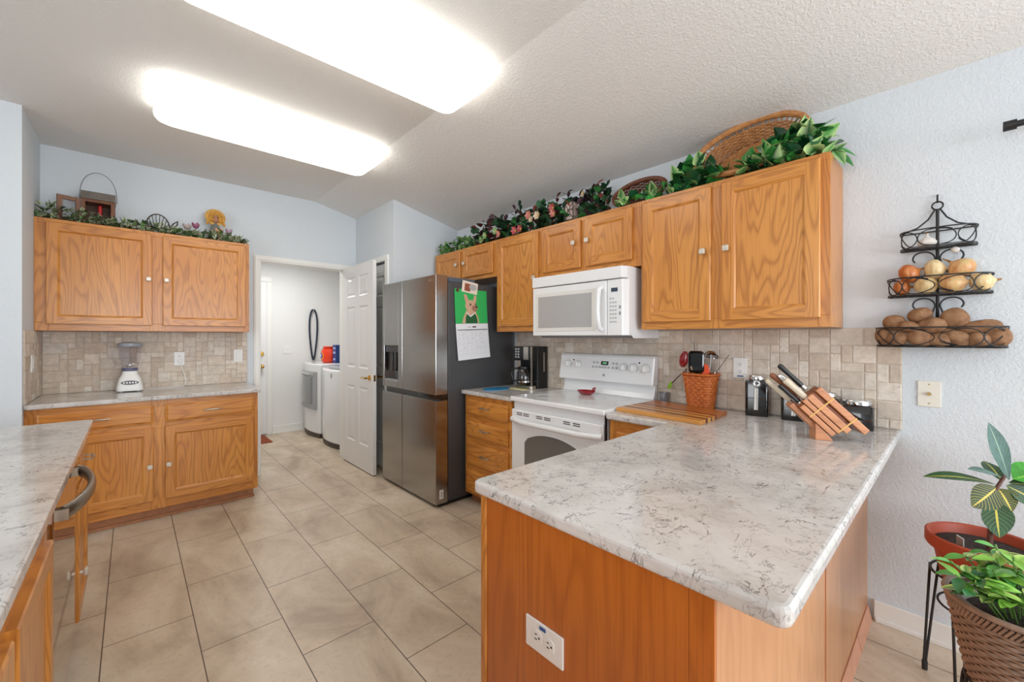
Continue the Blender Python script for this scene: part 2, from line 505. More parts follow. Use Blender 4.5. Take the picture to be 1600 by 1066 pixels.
# backsplashes: many tumbled stones in pale grout, one mesh each
def splash(name, T, a0, a1, z0, z1, seed, label, mirror=False):
    rnd = random.Random(seed)
    mb = MB(); mb.mi = 1
    def bx(x0, x1, d0, d1, za, zb, col=None):
        P8 = [T(x, d, z) for z in (za, zb) for d in (d0, d1) for x in (x0, x1)]
        mb.add(P8, [(0, 2, 3, 1), (4, 5, 7, 6), (0, 1, 5, 4), (2, 6, 7, 3), (0, 4, 6, 2), (1, 3, 7, 5)], col)
    bx(a0, a1, 0.0002, 0.006, z0, z1)
    mb.mi = 0
    u = 0.0435
    nx = max(1, round((a1 - a0) / u)); nz = max(1, round((z1 - z0) / u))
    ux, uz = (a1 - a0) / nx, (z1 - z0) / nz
    used = [[False] * nz for _ in range(nx)]
    tones = [(212, 199, 185), (217, 206, 193), (207, 192, 177), (220, 211, 200), (210, 197, 184), (202, 186, 170), (215, 204, 192), (212, 200, 187)]
    for j in range(nz - 1, -1, -1):
        for i in range(nx):
            if used[i][j]: continue
            opts = [(2, 2)] * 5 + [(3, 2)] * 5 + [(2, 1)] * 3 + [(1, 1)] * 2 + [(1, 2)] * 2
            rnd.shuffle(opts)
            for wq, hq in opts + [(1, 1)]:
                if i + wq > nx or j - hq + 1 < 0: continue
                if any(used[i + p][j - q] for p in range(wq) for q in range(hq)): continue
                break
            for p in range(wq):
                for q in range(hq): used[i + p][j - q] = True
            g = 0.0016
            x0 = a0 + i * ux + g; x1 = a0 + (i + wq) * ux - g
            zb = z0 + (j + 1) * uz - g; za = z0 + (j - hq + 1) * uz + g
            k = rnd.choice(tones); f = rnd.uniform(0.96, 1.04)
            colr = S(*[min(255, q * f) for q in k])
            d = 0.0085 + rnd.uniform(0, 0.0015); e = 0.0028
            pts = [T(x0, 0.006, za), T(x1, 0.006, za), T(x1, 0.006, zb), T(x0, 0.006, zb)]
            pts += [T(x0 + e, d, za + e), T(x1 - e, d, za + e), T(x1 - e, d, zb - e), T(x0 + e, d, zb - e)]
            mb.add(pts, [(0, 1, 5, 4), (1, 2, 6, 5), (2, 3, 7, 6), (3, 0, 4, 7), (4, 5, 6, 7)], colr)
    o = mb.build(name, [stone_m, grout_m])
    return tag(o, label, 'backsplash')
TX = lambda a, d, z: (WX - d, a, z)
TY = lambda a, d, z: (a, BY - d, z)
TL = lambda a, d, z: (-0.503 + d, a, z)
splash('stone_backsplash', TX, 0.172, 2.715, 0.9145, 1.386, 3, 'tumbled stone tile backsplash behind the stove and canisters')
splash('stone_backsplash', TY, -0.4938, 0.816, 0.9145, 1.386, 5, 'tumbled stone tile backsplash behind the blender')
splash('stone_backsplash', TL, 3.90, 4.5388, 0.9145, 1.386, 9, 'narrow stone tile backsplash on the left return wall with a light switch')

# doors of the room
def six_panel(mb, T, a0, a1, z0, z1, t):
    """slab between d=0 and d=t with six moulded panels on both faces"""
    W, H = a1 - a0, z1 - z0
    st = 0.115 * W / 0.76; mid = 0.10 * W / 0.76
    cols = [(a0 + st, (a0 + a1) / 2 - mid / 2), ((a0 + a1) / 2 + mid / 2, a1 - st)]
    rows = [(z0 + 0.12 * H, z0 + 0.40 * H), (z0 + 0.49 * H, z0 + 0.795 * H), (z0 + 0.845 * H, z0 + 0.945 * H)]
    xs = sorted([a0, a1] + [v for c in cols for v in c]); zs = sorted([z0, z1] + [v for r in rows for v in r])
    for d, sg in ((t, -1), (0.0, 1)):
        for i in range(len(xs) - 1):
            for j in range(len(zs) - 1):
                hole = any(abs(xs[i] - c[0]) < 1e-6 for c in cols) and any(abs(zs[j] - r[0]) < 1e-6 for r in rows)
                A, B, C_, D = xs[i], xs[i + 1], zs[j], zs[j + 1]
                if not hole:
                    mb.add([T(A, d, C_), T(B, d, C_), T(B, d, D), T(A, d, D)], [(0, 1, 2, 3)]); continue
                rings = [(0, d), (0.012, d + sg * 0.008), (0.022, d + sg * 0.008), (0.042, d + sg * 0.002)]
                pts = []
                for q, dd in rings: pts += [T(A + q, dd, C_ + q), T(B - q, dd, C_ + q), T(B - q, dd, D - q), T(A + q, dd, D - q)]
                fs = [(4 * r + k, 4 * r + (k + 1) % 4, 4 * r + 4 + (k + 1) % 4, 4 * r + 4 + k) for r in range(3) for k in range(4)]
                mb.add(pts, fs + [(12, 13, 14, 15)])
    for (p, q) in (((a0, z0), (a1, z0)), ((a1, z0), (a1, z1)), ((a1, z1), (a0, z1)), ((a0, z1), (a0, z0))):
        mb.add([T(p[0], 0, p[1]), T(q[0], 0, q[1]), T(q[0], t, q[1]), T(p[0], t, p[1])], [(0, 1, 2, 3)])
    return mb
def lever(parent, x, y, z, out, along, name='handle'):
    """lever handle: rose, neck and lever; out and along are unit vectors"""
    o, a = Vector(out), Vector(along); p = Vector((x, y, z)); mb = MB()
    mb.tube([p, p + o * 0.008], 0.027, 16).tube([p, p + o * 0.05], 0.009, 10)
    mb.tube([p + o * 0.048 - a * 0.012, p + o * 0.05 + a * 0.03, p + o * 0.046 + a * 0.075 + Vector((0, 0, 0.005)), p + o * 0.044 + a * 0.105 + Vector((0, 0, -0.004))], [0.010, 0.0095, 0.008, 0.006], 8)
    ob = mb.build(name, brass, parent, smooth=True); ob['label'] = 'brass lever handle'
    return ob
d1 = struct(six_panel(MB(), lambda a, d, z: (1.752 - d, a, z), 3.765, 4.526, 0.012, 2.085, 0.035).build('door_1', door_m), 'white six-panel door standing open in front of the pantry', 'door')
lever(d1, 1.717, 3.835, 0.945, (-1, 0, 0), (0, 1, 0)); lever(d1, 1.752, 3.835, 0.945, (1, 0, 0), (0, 1, 0))
pl = MB().box(1.725, 1.744, 3.7632, 3.7655, 0.915, 0.975).build('latch_plate', brass, d1)
h3 = MB()
for z in (0.22, 1.05, 1.85): h3.cyl((1.757, 4.524, z), 0.006, 0.09, 'z', 8)
h3.build('hinge', brass, d1)
d2 = struct(six_panel(MB(), lambda a, d, z: (1.93 - d, a, z), 3.806, 4.434, 0.012, 2.085, 0.035).build('door_2', door_m), 'closed pantry door half hidden behind the open door', 'door')
lever(d2, 1.895, 3.862, 0.945, (-1, 0, 0), (0, 1, 0))
d3 = MB().box(0.555, 1.372, 6.345, 6.3795, 0.02, 2.10)
d3 = struct(d3.build('door_3', door_m, bevel=0.003), 'white exterior door at the end of the laundry room', 'door')
k = MB()
for z, r in ((1.115, 0.030), (0.945, 0.028)):
    k.cyl((1.308, 6.3445, z), r, -0.010, 'y', 18).cyl((1.308, 6.336, z), 0.012, -0.03, 'y', 12)
k.ball((1.308, 6.295, 0.945), 0.026, 14)
k.ball((1.308, 6.320, 1.115), (0.02, 0.012, 0.02), 12)
k.build('handle', brass, d3, smooth=True)
MB().tube([(1.300, 6.335, 0.92), (1.298, 6.333, 0.86), (1.292, 6.336, 0.79)], 0.004, 6).build('cord', dark_grey, d3)

# ------------------------------------------------------------------ cabinets
def cab_door(mb, T, a0, a1, z0, z1, t=0.02, w=0.055):
    rings = [(0, 0.0), (0, t - 0.004), (0.004, t), (w, t), (w + 0.006, t - 0.0035), (w + 0.013, t - 0.009)]
    pts = []
    for q, d in rings: pts += [T(a0 + q, d, z0 + q), T(a1 - q, d, z0 + q), T(a1 - q, d, z1 - q), T(a0 + q, d, z1 - q)]
    for r in range(5):
        for k_ in range(4):
            f = (4 * r + k_, 4 * r + (k_ + 1) % 4, 4 * r + 4 + (k_ + 1) % 4, 4 * r + 4 + k_)
            mb.mi = 1 if k_ in (0, 2) else 0
            if r == 2: continue
            mb.add([pts[i] for i in f], [(0, 1, 2, 3)])
    q = 0.004
    mb.mi = 0
    for A, B in ((a0 + q, a0 + w), (a1 - w, a1 - q)):
        mb.add([T(A, t, z0 + q), T(B, t, z0 + q), T(B, t, z1 - q), T(A, t, z1 - q)], [(0, 1, 2, 3)])
    mb.mi = 1
    for A, B in ((z0 + q, z0 + w), (z1 - w, z1 - q)):
        mb.add([T(a0 + w, t, A), T(a1 - w, t, A), T(a1 - w, t, B), T(a0 + w, t, B)], [(0, 1, 2, 3)])
    mb.mi = 0
    mb.add(pts[20:24], [(0, 1, 2, 3)]); mb.add(pts[0:4], [(0, 1, 2, 3)])
    return mb
def cab_drawer(mb, T, a0, a1, z0, z1, t=0.02):
    rings = [(0, 0.0), (0, t - 0.008), (0.012, t - 0.004), (0.016, t), (0.022, t)]
    pts = []
    for q, d in rings: pts += [T(a0 + q, d, z0 + q), T(a1 - q, d, z0 + q), T(a1 - q, d, z1 - q), T(a0 + q, d, z1 - q)]
    fs = [(4 * r + k_, 4 * r + (k_ + 1) % 4, 4 * r + 4 + (k_ + 1) % 4, 4 * r + 4 + k_) for r in range(4) for k_ in range(4)]
    mb.mi = 1
    mb.add(pts, fs + [(16, 17, 18, 19), (0, 1, 2, 3)])
    return mb
def knob(parent, T, a, z, d=0.02):
    mb = MB(); r = 0.0165
    rings = [(0.006, d), (0.006, d + 0.012), (r - 0.001, d + 0.013), (r, d + 0.018), (r - 0.003, d + 0.024)]
    pts = []
    for q, dd in rings:
        for ang in range(8):
            t_ = (-0.62, 0.62, 0.95, 2.19, 2.52, 3.76, 4.09, 5.33)[ang]
            c_, s_ = math.cos(t_), math.sin(t_)
            f = q / max(abs(c_), abs(s_))
            pts.append(T(a + f * c_, dd, z + f * s_))
    fs = [(8 * i + k_, 8 * i + (k_ + 1) % 8, 8 * i + 8 + (k_ + 1) % 8, 8 * i + 8 + k_) for i in range(4) for k_ in range(8)]
    mb.add(pts, fs + [list(range(32, 40))])
    return mb.build('knob', pewter, parent, bevel=0.0015)
def pull(parent, T, a, z, L=0.115, d=0.02, m=None):
    mb = MB(); h = L / 2
    mb.tube([T(a - h * 0.78, d, z), T(a - h * 0.78, d + 0.026, z)], 0.0042, 8)
    mb.tube([T(a + h * 0.78, d, z), T(a + h * 0.78, d + 0.026, z)], 0.0042, 8)
    pts = [T(a + h * (i / 4 - 1), d + 0.026 + 0.004 * (1 - (i / 4 - 1) ** 2), z) for i in range(9)]
    mb.tube(pts, [0.003, 0.005, 0.006, 0.0065, 0.0065, 0.0065, 0.006, 0.005, 0.003], 8)
    return mb.build('pull', m or nickel, parent, smooth=True)

def frame_body(mb, T, a0, a1, z0, z1, depth, openings, fw=0.04):
    """carcass with a face frame; stiles run up, rails run across"""
    def bx(x0, x1, d0, d1, za, zb, mi):
        mb.mi = mi
        P8 = [T(x, d, z) for z in (za, zb) for d in (d0, d1) for x in (x0, x1)]
        mb.add(P8, [(0, 2, 3, 1), (4, 5, 7, 6), (0, 1, 5, 4), (2, 6, 7, 3), (0, 4, 6, 2), (1, 3, 7, 5)])
    bx(a0, a1, -depth, -0.019, z0, z1, 0)
    e = 0.0
    xs = sorted(set([a0, a1] + [v for o in openings for v in (o[0], o[1])])); zs = sorted(set([z0, z1] + [v for o in openings for v in (o[2], o[3])]))
    for i in range(len(xs) - 1):
        for j in range(len(zs) - 1):
            cx, cz = (xs[i] + xs[i + 1]) / 2, (zs[j] + zs[j + 1]) / 2
            if any(o[0] < cx < o[1] and o[2] < cz < o[3] for o in openings): continue
            inside_x = any(o[0] < cx < o[1] for o in openings)
            bx(xs[i], xs[i + 1], -0.019, 0.0, zs[j], zs[j + 1], 1 if inside_x else 0)
    mb.mi = 0
    return mb

# --- wall cabinets along the stove wall (face frames at x=2.326)
XU = 2.326
TU = lambda a, d, z: (XU - d, a, z)
DU = WX - XU - 0.0005
def upper(label, y0, y1, z0, z1, doors, knobs):
    t = thing('wall_cabinet', label, 'cabinet', ((XU + WX) / 2, (y0 + y1) / 2, z0))
    frame_body(MB(), TU, y0, y1, z0, z1, DU, [(a + 0.012, b - 0.012, c + 0.012, d - 0.012) for a, b, c, d in doors]).build('body', OAK, t, bevel=0.0015)
    for (a, b, c, d), kn in zip(doors, knobs):
        dr = cab_door(MB(), TU, a, b, c, d).build('door', OAK, t)
        knob(dr, TU, kn[0], kn[1])
    return t
upper('low oak cabinet with two small doors above the refrigerator', 2.6535, 3.612, 1.865, 2.178, [(3.170, 3.585, 1.898, 2.155), (2.690, 3.125, 1.898, 2.155)], [(3.215, 2.03), (3.095, 2.03)])
upper('tall narrow single-door oak cabinet between the refrigerator and microwave', 2.139, 2.653, 1.388, 2.178, [(2.160, 2.632, 1.430, 2.155)], [(2.19, 1.80)])
upper('short oak cabinet with two doors above the white microwave', 1.306, 2.1385, 1.782, 2.178, [(1.757, 2.112, 1.826, 2.155), (1.362, 1.716, 1.826, 2.155)], [(1.810, 2.002), (1.694, 2.002)])
upper('large two-door oak cabinet at the right end beside the bare wall', 0.384, 1.3055, 1.388, 2.178, [(0.893, 1.288, 1.430, 2.155), (0.418, 0.838, 1.430, 2.155)], [(0.930, 1.806), (0.812, 1.806)])

# --- wall cabinet on the blender wall
YU = 4.280
TB = lambda a, d, z: (a, YU - d, z)
t = thing('wall_cabinet', 'two-door oak cabinet above the blender', 'cabinet', (0.14, 4.41, 1.39))
dd = [(-0.446, 0.120, 1.434, 2.153), (0.184, 0.757, 1.434, 2.153)]
frame_body(MB(), TB, -0.5025, 0.784, 1.388, 2.178, BY - YU - 0.0005, [(a + 0.012, b - 0.012, c + 0.012, d - 0.012) for a, b, c, d in dd]).build('body', OAK, t, bevel=0.0015)
for q, kx in zip(dd, (0.098, 0.207)):
    dr = cab_door(MB(), TB, *q).build('door', OAK, t); knob(dr, TB, kx, 1.797)

# --- base cabinet under the blender counter
YB = 3.930
TC = lambda a, d, z: (a, YB - d, z)
t = thing('base_cabinet', 'oak base cabinet with two drawers and two doors under the blender counter', 'cabinet', (0.14, 4.24, 0))
dd = [(-0.449, 0.118, 0.715, 0.848), (0.182, 0.752, 0.715, 0.848), (-0.449, 0.118, 0.150, 0.686), (0.182, 0.752, 0.150, 0.686)]
frame_body(MB(), TC, -0.5025, 0.782, 0.085, 0.882, BY - YB - 0.001, [(a + 0.012, b - 0.012, c + 0.012, d - 0.012) for a, b, c, d in dd]).build('body', OAK, t, bevel=0.0015)
for q, px in zip(dd[:2], (-0.165, 0.468)):
    dr = cab_drawer(MB(), TC, *q).build('drawer', OAK, t); pull(dr, TC, px, 0.782)
for q, kx in zip(dd[2:], (0.097, 0.203)):
    dr = cab_door(MB(), TC, *q).build('door', OAK, t); knob(dr, TC, kx, 0.405)
MB().box(-0.5025, 0.762, 3.992, 4.40, 0.0, 0.085).box(-0.5025, 0.768, 3.980, 3.992, 0, 0.02).build('toe_kick', oak_dark, t, bevel=0.002)

# --- worktops
def worktop(pts, z0, z1, label, rad=None, bevel=0.008):
    mb = MB().prism(pts, 'z', z0, z1)
    o = mb.build('quartz_worktop', quartz_m, bevel=bevel, seg=3)
    return tag(o, label, 'worktop')
def rounded(pts, rad):
    out = []
    n = len(pts)
    for i, p in enumerate(pts):
        r = rad.get(i, 0)
        if not r: out.append(p); continue
        P_, A, B = Vector(p), Vector(pts[i - 1]), Vector(pts[(i + 1) % n])
        a = (A - P_).normalized(); b = (B - P_).normalized()
        for k_ in range(7):
            t_ = k_ / 6
            q = (P_ + a * r) * (1 - t_) ** 2 + P_ * 2 * t_ * (1 - t_) + (P_ + b * r) * t_ ** 2
            out.append((q.x, q.y))
    return out
worktop(rounded([(-0.5025, 3.892), (0.800, 3.892), (0.800, 4.5475), (-0.5025, 4.5475)], {1: 0.012}), 0.8825, 0.914, 'white quartz worktop under the blender')
worktop([(1.989, 2.128), (2.6245, 2.128), (2.6245, 2.713), (1.989, 2.713)], 0.8825, 0.914, 'short white quartz worktop between the refrigerator and the stove')
pen = [(0.757, 0.175), (2.6245, 0.175), (2.6245, 1.338), (1.989, 1.338), (1.989, 0.980), (0.757, 0.980)]
worktop(rounded(pen, {0: 0.03, 5: 0.03}), 0.876, 0.914, 'large white quartz peninsula worktop carrying the knife block', bevel=0.011)
isl = [(-1.15, -0.75), (-0.150, -0.75), (-0.150, 3.025), (-1.15, 3.025)]
worktop(rounded(isl, {2: 0.02}), 0.8825, 0.914, 'white quartz island worktop at the lower left', bevel=0.006)

# --- drawer stack between refrigerator and stove
XB = 2.018
TD = lambda a, d, z: (XB - d, a, z)
t = thing('base_cabinet', 'oak stack of four drawers between the refrigerator and the stove', 'cabinet', (2.3, 2.41, 0))
dd = [(2.168, 2.655, 0.726, 0.845), (2.168, 2.655, 0.548, 0.672), (2.168, 2.655, 0.322, 0.504), (2.168, 2.655, 0.108, 0.284)]
frame_body(MB(), TD, 2.142, 2.690, 0.088, 0.882, WX - XB - 0.001, [(a + 0.012, b - 0.012, c + 0.010, d - 0.010) for a, b, c, d in dd]).build('body', OAK, t, bevel=0.0015)
for q in dd:
    dr = cab_drawer(MB(), TD, *q).build('drawer', OAK, t); pull(dr, TD, 2.405, (q[2] + q[3]) / 2 + 0.012)
MB().box(2.09, 2.5, 2.142, 2.690, 0, 0.088).build('toe_kick', oak_dark, t)

# --- corner cabinet right of the stove
t = thing('base_cabinet', 'oak corner cabinet between the stove and the peninsula', 'cabinet', (2.3, 1.15, 0))
q = (1.02, 1.275, 0.14, 0.815)
frame_body(MB(), TD, 0.955, 1.328, 0.088, 0.8755, WX - XB - 0.001, [(q[0] + .012, q[1] - .012, q[2] + .012, q[3] - .012)]).build('body', OAK, t, bevel=0.0015)
dr = cab_door(MB(), TD, *q).build('door', OAK, t); knob(dr, TD, 1.05, 0.74)
MB().box(2.09, 2.5, 0.955, 1.328, 0, 0.088).build('toe_kick', oak_dark, t)

# --- peninsula base
t = thing('peninsula_base', 'wood veneer peninsula base under the large worktop', 'cabinet', (1.7, 0.61, 0))
MB().box(0.783, 2.6245, 0.300, 0.945, 0.0, 0.8755).build('body', [veneer], t, bevel=0.001)
MB().box(0.775, 0.7828, 0.3385, 0.9285, 0.0, 0.8755).build('end_panel', veneer, t, bevel=0.001)
MB().box(0.770, 0.784, 0.9287, 0.952, 0.0, 0.8755).build('corner_post', oak_v, t, bevel=0.003)
MB().box(0.7742, 0.7828, 0.2922, 0.338, 0.0, 0.8755).build('corner_post', veneer, t, bevel=0.001)
MB().box(0.7832, 1.688, 0.292, 0.2998, 0.0, 0.8755).build('back_panel', oak('oak veneer paled by glare', 'z', S(200, 146, 102), S(188, 132, 90), S(156, 104, 66), 0.3, 14.0, False), t, bevel=0.0012)  # daylight glare on this side is put into the panel colour
MB().box(1.694, 2.624, 0.292, 0.2998, 0.0, 0.8755).build('back_panel', bpy.data.materials['oak veneer paled by glare'], t, bevel=0.0012)
MB().box(1.686, 1.696, 0.2905, 0.2925, 0.0, 0.8755).build('seam_strip', oak('orange seam strip', 'z', S(176, 96, 36), S(166, 88, 30), S(130, 64, 18)), t)
sh = MB().prism([(0.2745, 0.0), (0.2918, 0.0), (0.2918, 0.062), (0.287, 0.062)], 'x', 0.775, 2.30)
sh.prism([(0.2725, 0.0), (0.2918, 0.0), (0.2918, 0.064), (0.287, 0.064)], 'x', 2.304, 2.607)
sh.build('shoe_moulding', flat('pinkish oak moulding', S(196, 140, 112), 0.45, var=0.08), t, bevel=0.002)

# --- island at the lower left, seen along its front
XI = -0.185
TI = lambda a, d, z: (XI + d, a, z)
def island_unit(label, y0, y1, doors, drawers, far_end=False):
    t = thing('base_cabinet', label, 'cabinet', (-0.45, (y0 + y1) / 2, 0))
    op = [(a + .012, b - .012, c + .012, d - .012) for a, b, c, d in doors + drawers]
    frame_body(MB(), TI, y0, y1, 0.10, 0.882, 0.60, op).build('body', OAK, t, bevel=0.0015)
    for a, b, c, d in doors:
        dr = cab_door(MB(), TI, a, b, c, d).build('door', OAK, t)
        if far_end: knob(dr, TI, a + 0.03, 0.33)
    for q in drawers:
        dr = cab_drawer(MB(), TI, *q).build('drawer', OAK, t); pull(dr, TI, (q[0] + q[1]) / 2, (q[2] + q[3]) / 2)
    MB().box(-0.75, -0.26, y0, y1, 0, 0.10).build('toe_kick', oak_dark, t)
    return t
island_unit('oak sink cabinet with two wide doors below the island worktop', 0.62, 1.795, [(0.66, 1.205, 0.13, 0.765), (1.245, 1.730, 0.13, 0.765)], [])
island_unit('oak cabinet with one door and one drawer beyond the dishwasher', 2.480, 2.985, [(2.500, 2.955, 0.13, 0.690)], [(2.500, 2.955, 0.715, 0.848)], True)
t = thing('base_cabinet', 'oak cabinet nearest the camera under the island worktop', 'cabinet', (-0.45, -0.1, 0))
frame_body(MB(), TI, -0.74, 0.615, 0.10, 0.882, 0.60, []).build('body', OAK, t)

# dishwasher
t = thing('dishwasher', 'stainless dishwasher with a bowed bar handle in the island', 'dishwasher', (-0.45, 2.14, 0))
MB().box(-0.76, -0.195, 1.80, 2.475, 0.10, 0.880).build('tub', dark_grey, t)
MB().box(-0.1945, -0.172, 1.800, 2.472, 0.115, 0.874).build('door', dw_steel, t, bevel=0.003)
hb = MB(); P0 = []
for i in range(21):
    s_ = i / 20
    P0.append((-0.172 + 0.012 + 0.050 * math.sin(PI * s_) ** 0.7, 1.865 + 0.56 * s_, 0.792))
hb.tube(P0, 0.024, 12, flat=0.5)
hb.box(-0.172, -0.145, 1.850, 1.885, 0.775, 0.809).box(-0.172, -0.145, 2.405, 2.440, 0.775, 0.809)
hb.build('handle', brushed('warm steel bar', S(150, 138, 124), 0.3), t, smooth=True)
MB().box(-0.70, -0.25, 1.81, 2.47, 0.0, 0.10).build('toe_kick', black, t)

# ------------------------------------------------------------------ ceiling lights
def rrect(x0, x1, y0, y1, r, n=6):
    pts = []
    for cx, cy, a0 in ((x1 - r, y1 - r, 0), (x0 + r, y1 - r, 90), (x0 + r, y0 + r, 180), (x1 - r, y0 + r, 270)):
        for k in range(n + 1):
            a = math.radians(a0 + 90 * k / n)
            pts.append((cx + r * math.cos(a), cy + r * math.sin(a)))
    return pts
def loft(mb, rings, cap0=True, cap1=True):
    n = len(rings[0]); pts = [p for r in rings for p in r]
    fs = [(i * n + k, i * n + (k + 1) % n, (i + 1) * n + (k + 1) % n, (i + 1) * n + k) for i in range(len(rings) - 1) for k in range(n)]
    if cap0: fs.append(list(range(n))[::-1])
    if cap1: fs.append([(len(rings) - 1) * n + k for k in range(n)])
    return mb.add(pts, fs)
def ceiling_light(x0, x1, y0, y1, label):
    t = thing('ceiling_light', label, 'ceiling light', ((x0 + x1) / 2, (y0 + y1) / 2, 2.772))
    zt = 2.7715
    MB().box(x0 + 0.05, x1 - 0.03, y0 + 0.09, y1 - 0.09, 2.738, zt).build('housing', white_en, t, bevel=0.003)
    rings = []
    for ins, z, r in ((0.0, 2.742, 0.05), (-0.004, 2.72, 0.055), (0.0, 2.698, 0.06), (0.012, 2.678, 0.06), (0.035, 2.664, 0.06), (0.07, 2.658, 0.05)):
        rings.append([(x, y, z) for x, y in rrect(x0 + ins, x1 - ins, y0 + ins, y1 - ins, r)])
    loft(MB(), rings).build('diffuser', lamp_m, t, smooth=True)
ceiling_light(0.100, 1.425, 2.885, 3.345, 'long fluorescent ceiling light farther from the camera')
ceiling_light(0.110, 1.430, 1.640, 2.075, 'long fluorescent ceiling light nearer the camera, cut by the top edge')

# ------------------------------------------------------------------ refrigerator
t = thing('refrigerator', 'dark stainless side-by-side refrigerator with a calendar on its side', 'refrigerator', (2.16, 3.18, 0))
FL, FR, FS = 3.632, 2.722, 3.257
MB().box(1.872, 2.57, FR, FL, 0.035, 1.785).build('body', side_grey, t, bevel=0.004)
MB().box(1.80, 2.5, FR + 0.03, FL - 0.03, 0.0, 0.035).build('foot', black, t)
def fdoor(y0, y1, z0, z1, hole=None):
    mb = MB()
    if not hole: mb.box(1.753, 1.866, y0, y1, z0, z1)
    else:
        a, b, c, d = hole
        for q in ((y0, a, z0, z1), (b, y1, z0, z1), (a, b, z0, c), (a, b, d, z1)): mb.box(1.753, 1.866, *q)
        mb.box(1.835, 1.866, a, b, c, d)
    return mb.build('door', stainless, t, bevel=0.004)
fdoor(FR, FS - 0.004, 0.888, 1.832)
fdoor(FR, FS - 0.004, 0.030, 0.842)
fdoor(FS + 0.004, FL, 0.030, 0.842)
dl = fdoor(FS + 0.004, FL, 0.888, 1.832, (3.335, 3.600, 0.945, 1.265))
MB().box(1.790, 1.866, FR + 0.004, FL - 0.004, 0.842, 0.888).build('handle_recess', black_gloss, t)
dp = MB().box(1.8085, 1.8349, 3.336, 3.599, 0.946, 1.264).build('dispenser', black_gloss, dl)
e = MB().box(1.765, 1.8084, 3.345, 3.59, 1.205, 1.262).cyl((1.785, 3.50, 1.15), 0.014, 0.06, 'z', 12).cyl((1.785, 3.43, 1.15), 0.014, 0.06, 'z', 12)
e.box(1.778, 1.790, 3.482, 3.516, 1.03, 1.15).box(1.778, 1.790, 3.414, 3.446, 1.05, 1.15)
e.build('nozzle', dark_grey, dl)
MB().box(1.757, 1.806, 3.337, 3.598, 0.9455, 0.957).build('drip_tray', grey_pl, dl)
MB().box(1.880, 2.15, FR + 0.012, FR + 0.19, 1.786, 1.826).box(1.880, 2.15, FL - 0.19, FL - 0.012, 1.786, 1.826).build('hinge_cover', flat('blue grey plastic', S(84, 94, 104), 0.35), t, bevel=0.006)
MB().box(1.787, 1.823, 2.7205, 2.7219, 0.070, 0.140).build('sticker', paper, t)
MB().box(1.798, 1.814, 2.7200, 2.7204, 0.080, 0.128).build('sticker_print', lt_grey, t)
lg = MB().cyl((1.7528, 2.815, 1.792), 0.0125, -0.001, 'x', 20)
lg.build('logo', nickel, t)
def text(name, s, size, mat_, parent, M):
    cu = bpy.data.curves.new(name, 'FONT'); cu.body = s; cu.size = size; cu.extrude = 0.0004
    cu.align_x = 'CENTER'; cu.align_y = 'CENTER'
    cu.materials.append(mat_)
    tmp = bpy.data.objects.new(name, cu); COL.objects.link(tmp)
    bpy.context.view_layer.update()
    me = bpy.data.meshes.new_from_object(tmp.evaluated_get(bpy.context.evaluated_depsgraph_get()))
    bpy.data.objects.remove(tmp)
    me.name = name
    o = bpy.data.objects.new(name, me); COL.objects.link(o)
    o.parent = parent
    o.matrix_local = Matrix.Translation(-Vector(BASE[parent.name])) @ M
    return o
FACE_MX = Matrix(((0, 0, -1, 0), (-1, 0, 0, 0), (0, 1, 0, 0), (0, 0, 0, 1)))     # lettering read while looking along +x
FACE_PY = Matrix(((1, 0, 0, 0), (0, 0, -1, 0), (0, 1, 0, 0), (0, 0, 0, 1)))      # lettering read while looking along +y
text('logo_lettering', 'LG', 0.026, nickel, t, Matrix.Translation((1.7523, 2.782, 1.791)) @ FACE_MX)

# calendar and photo magnet on the refrigerator side
def cal_pt(u, v):          # u 0..1 across, v 0..1 up; a hanging sheet that curls a little
    x = 1.925 + 0.335 * u + 0.030 * (1 - v) ** 1.5
    z = 1.150 + 0.585 * v + 0.022 * u * (1 - v)
    y = 2.7190 - 0.004 - 0.012 * (1 - v) ** 2 - 0.010 * max(0, u - 0.7) * (1 - v)
    return (x, y, z)
t = thing('wall_calendar', 'hanging calendar with a green dog picture on the refrigerator side', 'calendar', (2.1, 2.715, 1.14))
def sheet(name, m, v0, v1, u0=0.0, u1=1.0, off=0.0, n=10, nv=8):
    mb = MB(); pts = []
    for j in range(nv + 1):
        for i in range(n + 1):
            p = cal_pt(u0 + (u1 - u0) * i / n, v0 + (v1 - v0) * j / nv); pts.append((p[0], p[1] - off, p[2]))
    fs = [(j * (n + 1) + i, j * (n + 1) + i + 1, (j + 1) * (n + 1) + i + 1, (j + 1) * (n + 1) + i) for j in range(nv) for i in range(n)]
    return mb.add(pts, fs).build(name, m, t, solid=0.0008)
green = flat('green print', S(46, 178, 92), 0.45)
sheet('picture_page', green, 0.515, 1.0)
sheet('month_page', paper, 0.0, 0.512)
sheet('page_stack', paper, 0.012, 0.50, 0.012, 0.985, -0.003)
def cal_shape(name, m, pts, off=0.0012):
    q = []
    for u, v in pts:
        p = cal_pt(u, v); q.append((p[0], p[1] - off, p[2]))
    MB().poly(q).build(name, m, t, solid=0.0004)
def ell(cx, cy, rx, ry, n=20, rot=0.0):
    return [(cx + rx * math.cos(a) * math.cos(rot) - ry * math.sin(a) * math.sin(rot), cy + rx * math.cos(a) * math.sin(rot) + ry * math.sin(a) * math.cos(rot)) for a in [2 * PI * k / n for k in range(n)]]
fawn = flat('fawn print', S(205, 168, 140), 0.5); dkp = flat('dark print', S(62, 48, 42), 0.5); dgreen = flat('dark green print', S(28, 92, 52), 0.5)
cal_shape('dog_body_print', fawn, [(0.20, 0.518), (0.24, 0.60), (0.34, 0.70), (0.62, 0.70), (0.70, 0.60), (0.72, 0.518)], 0.0010)
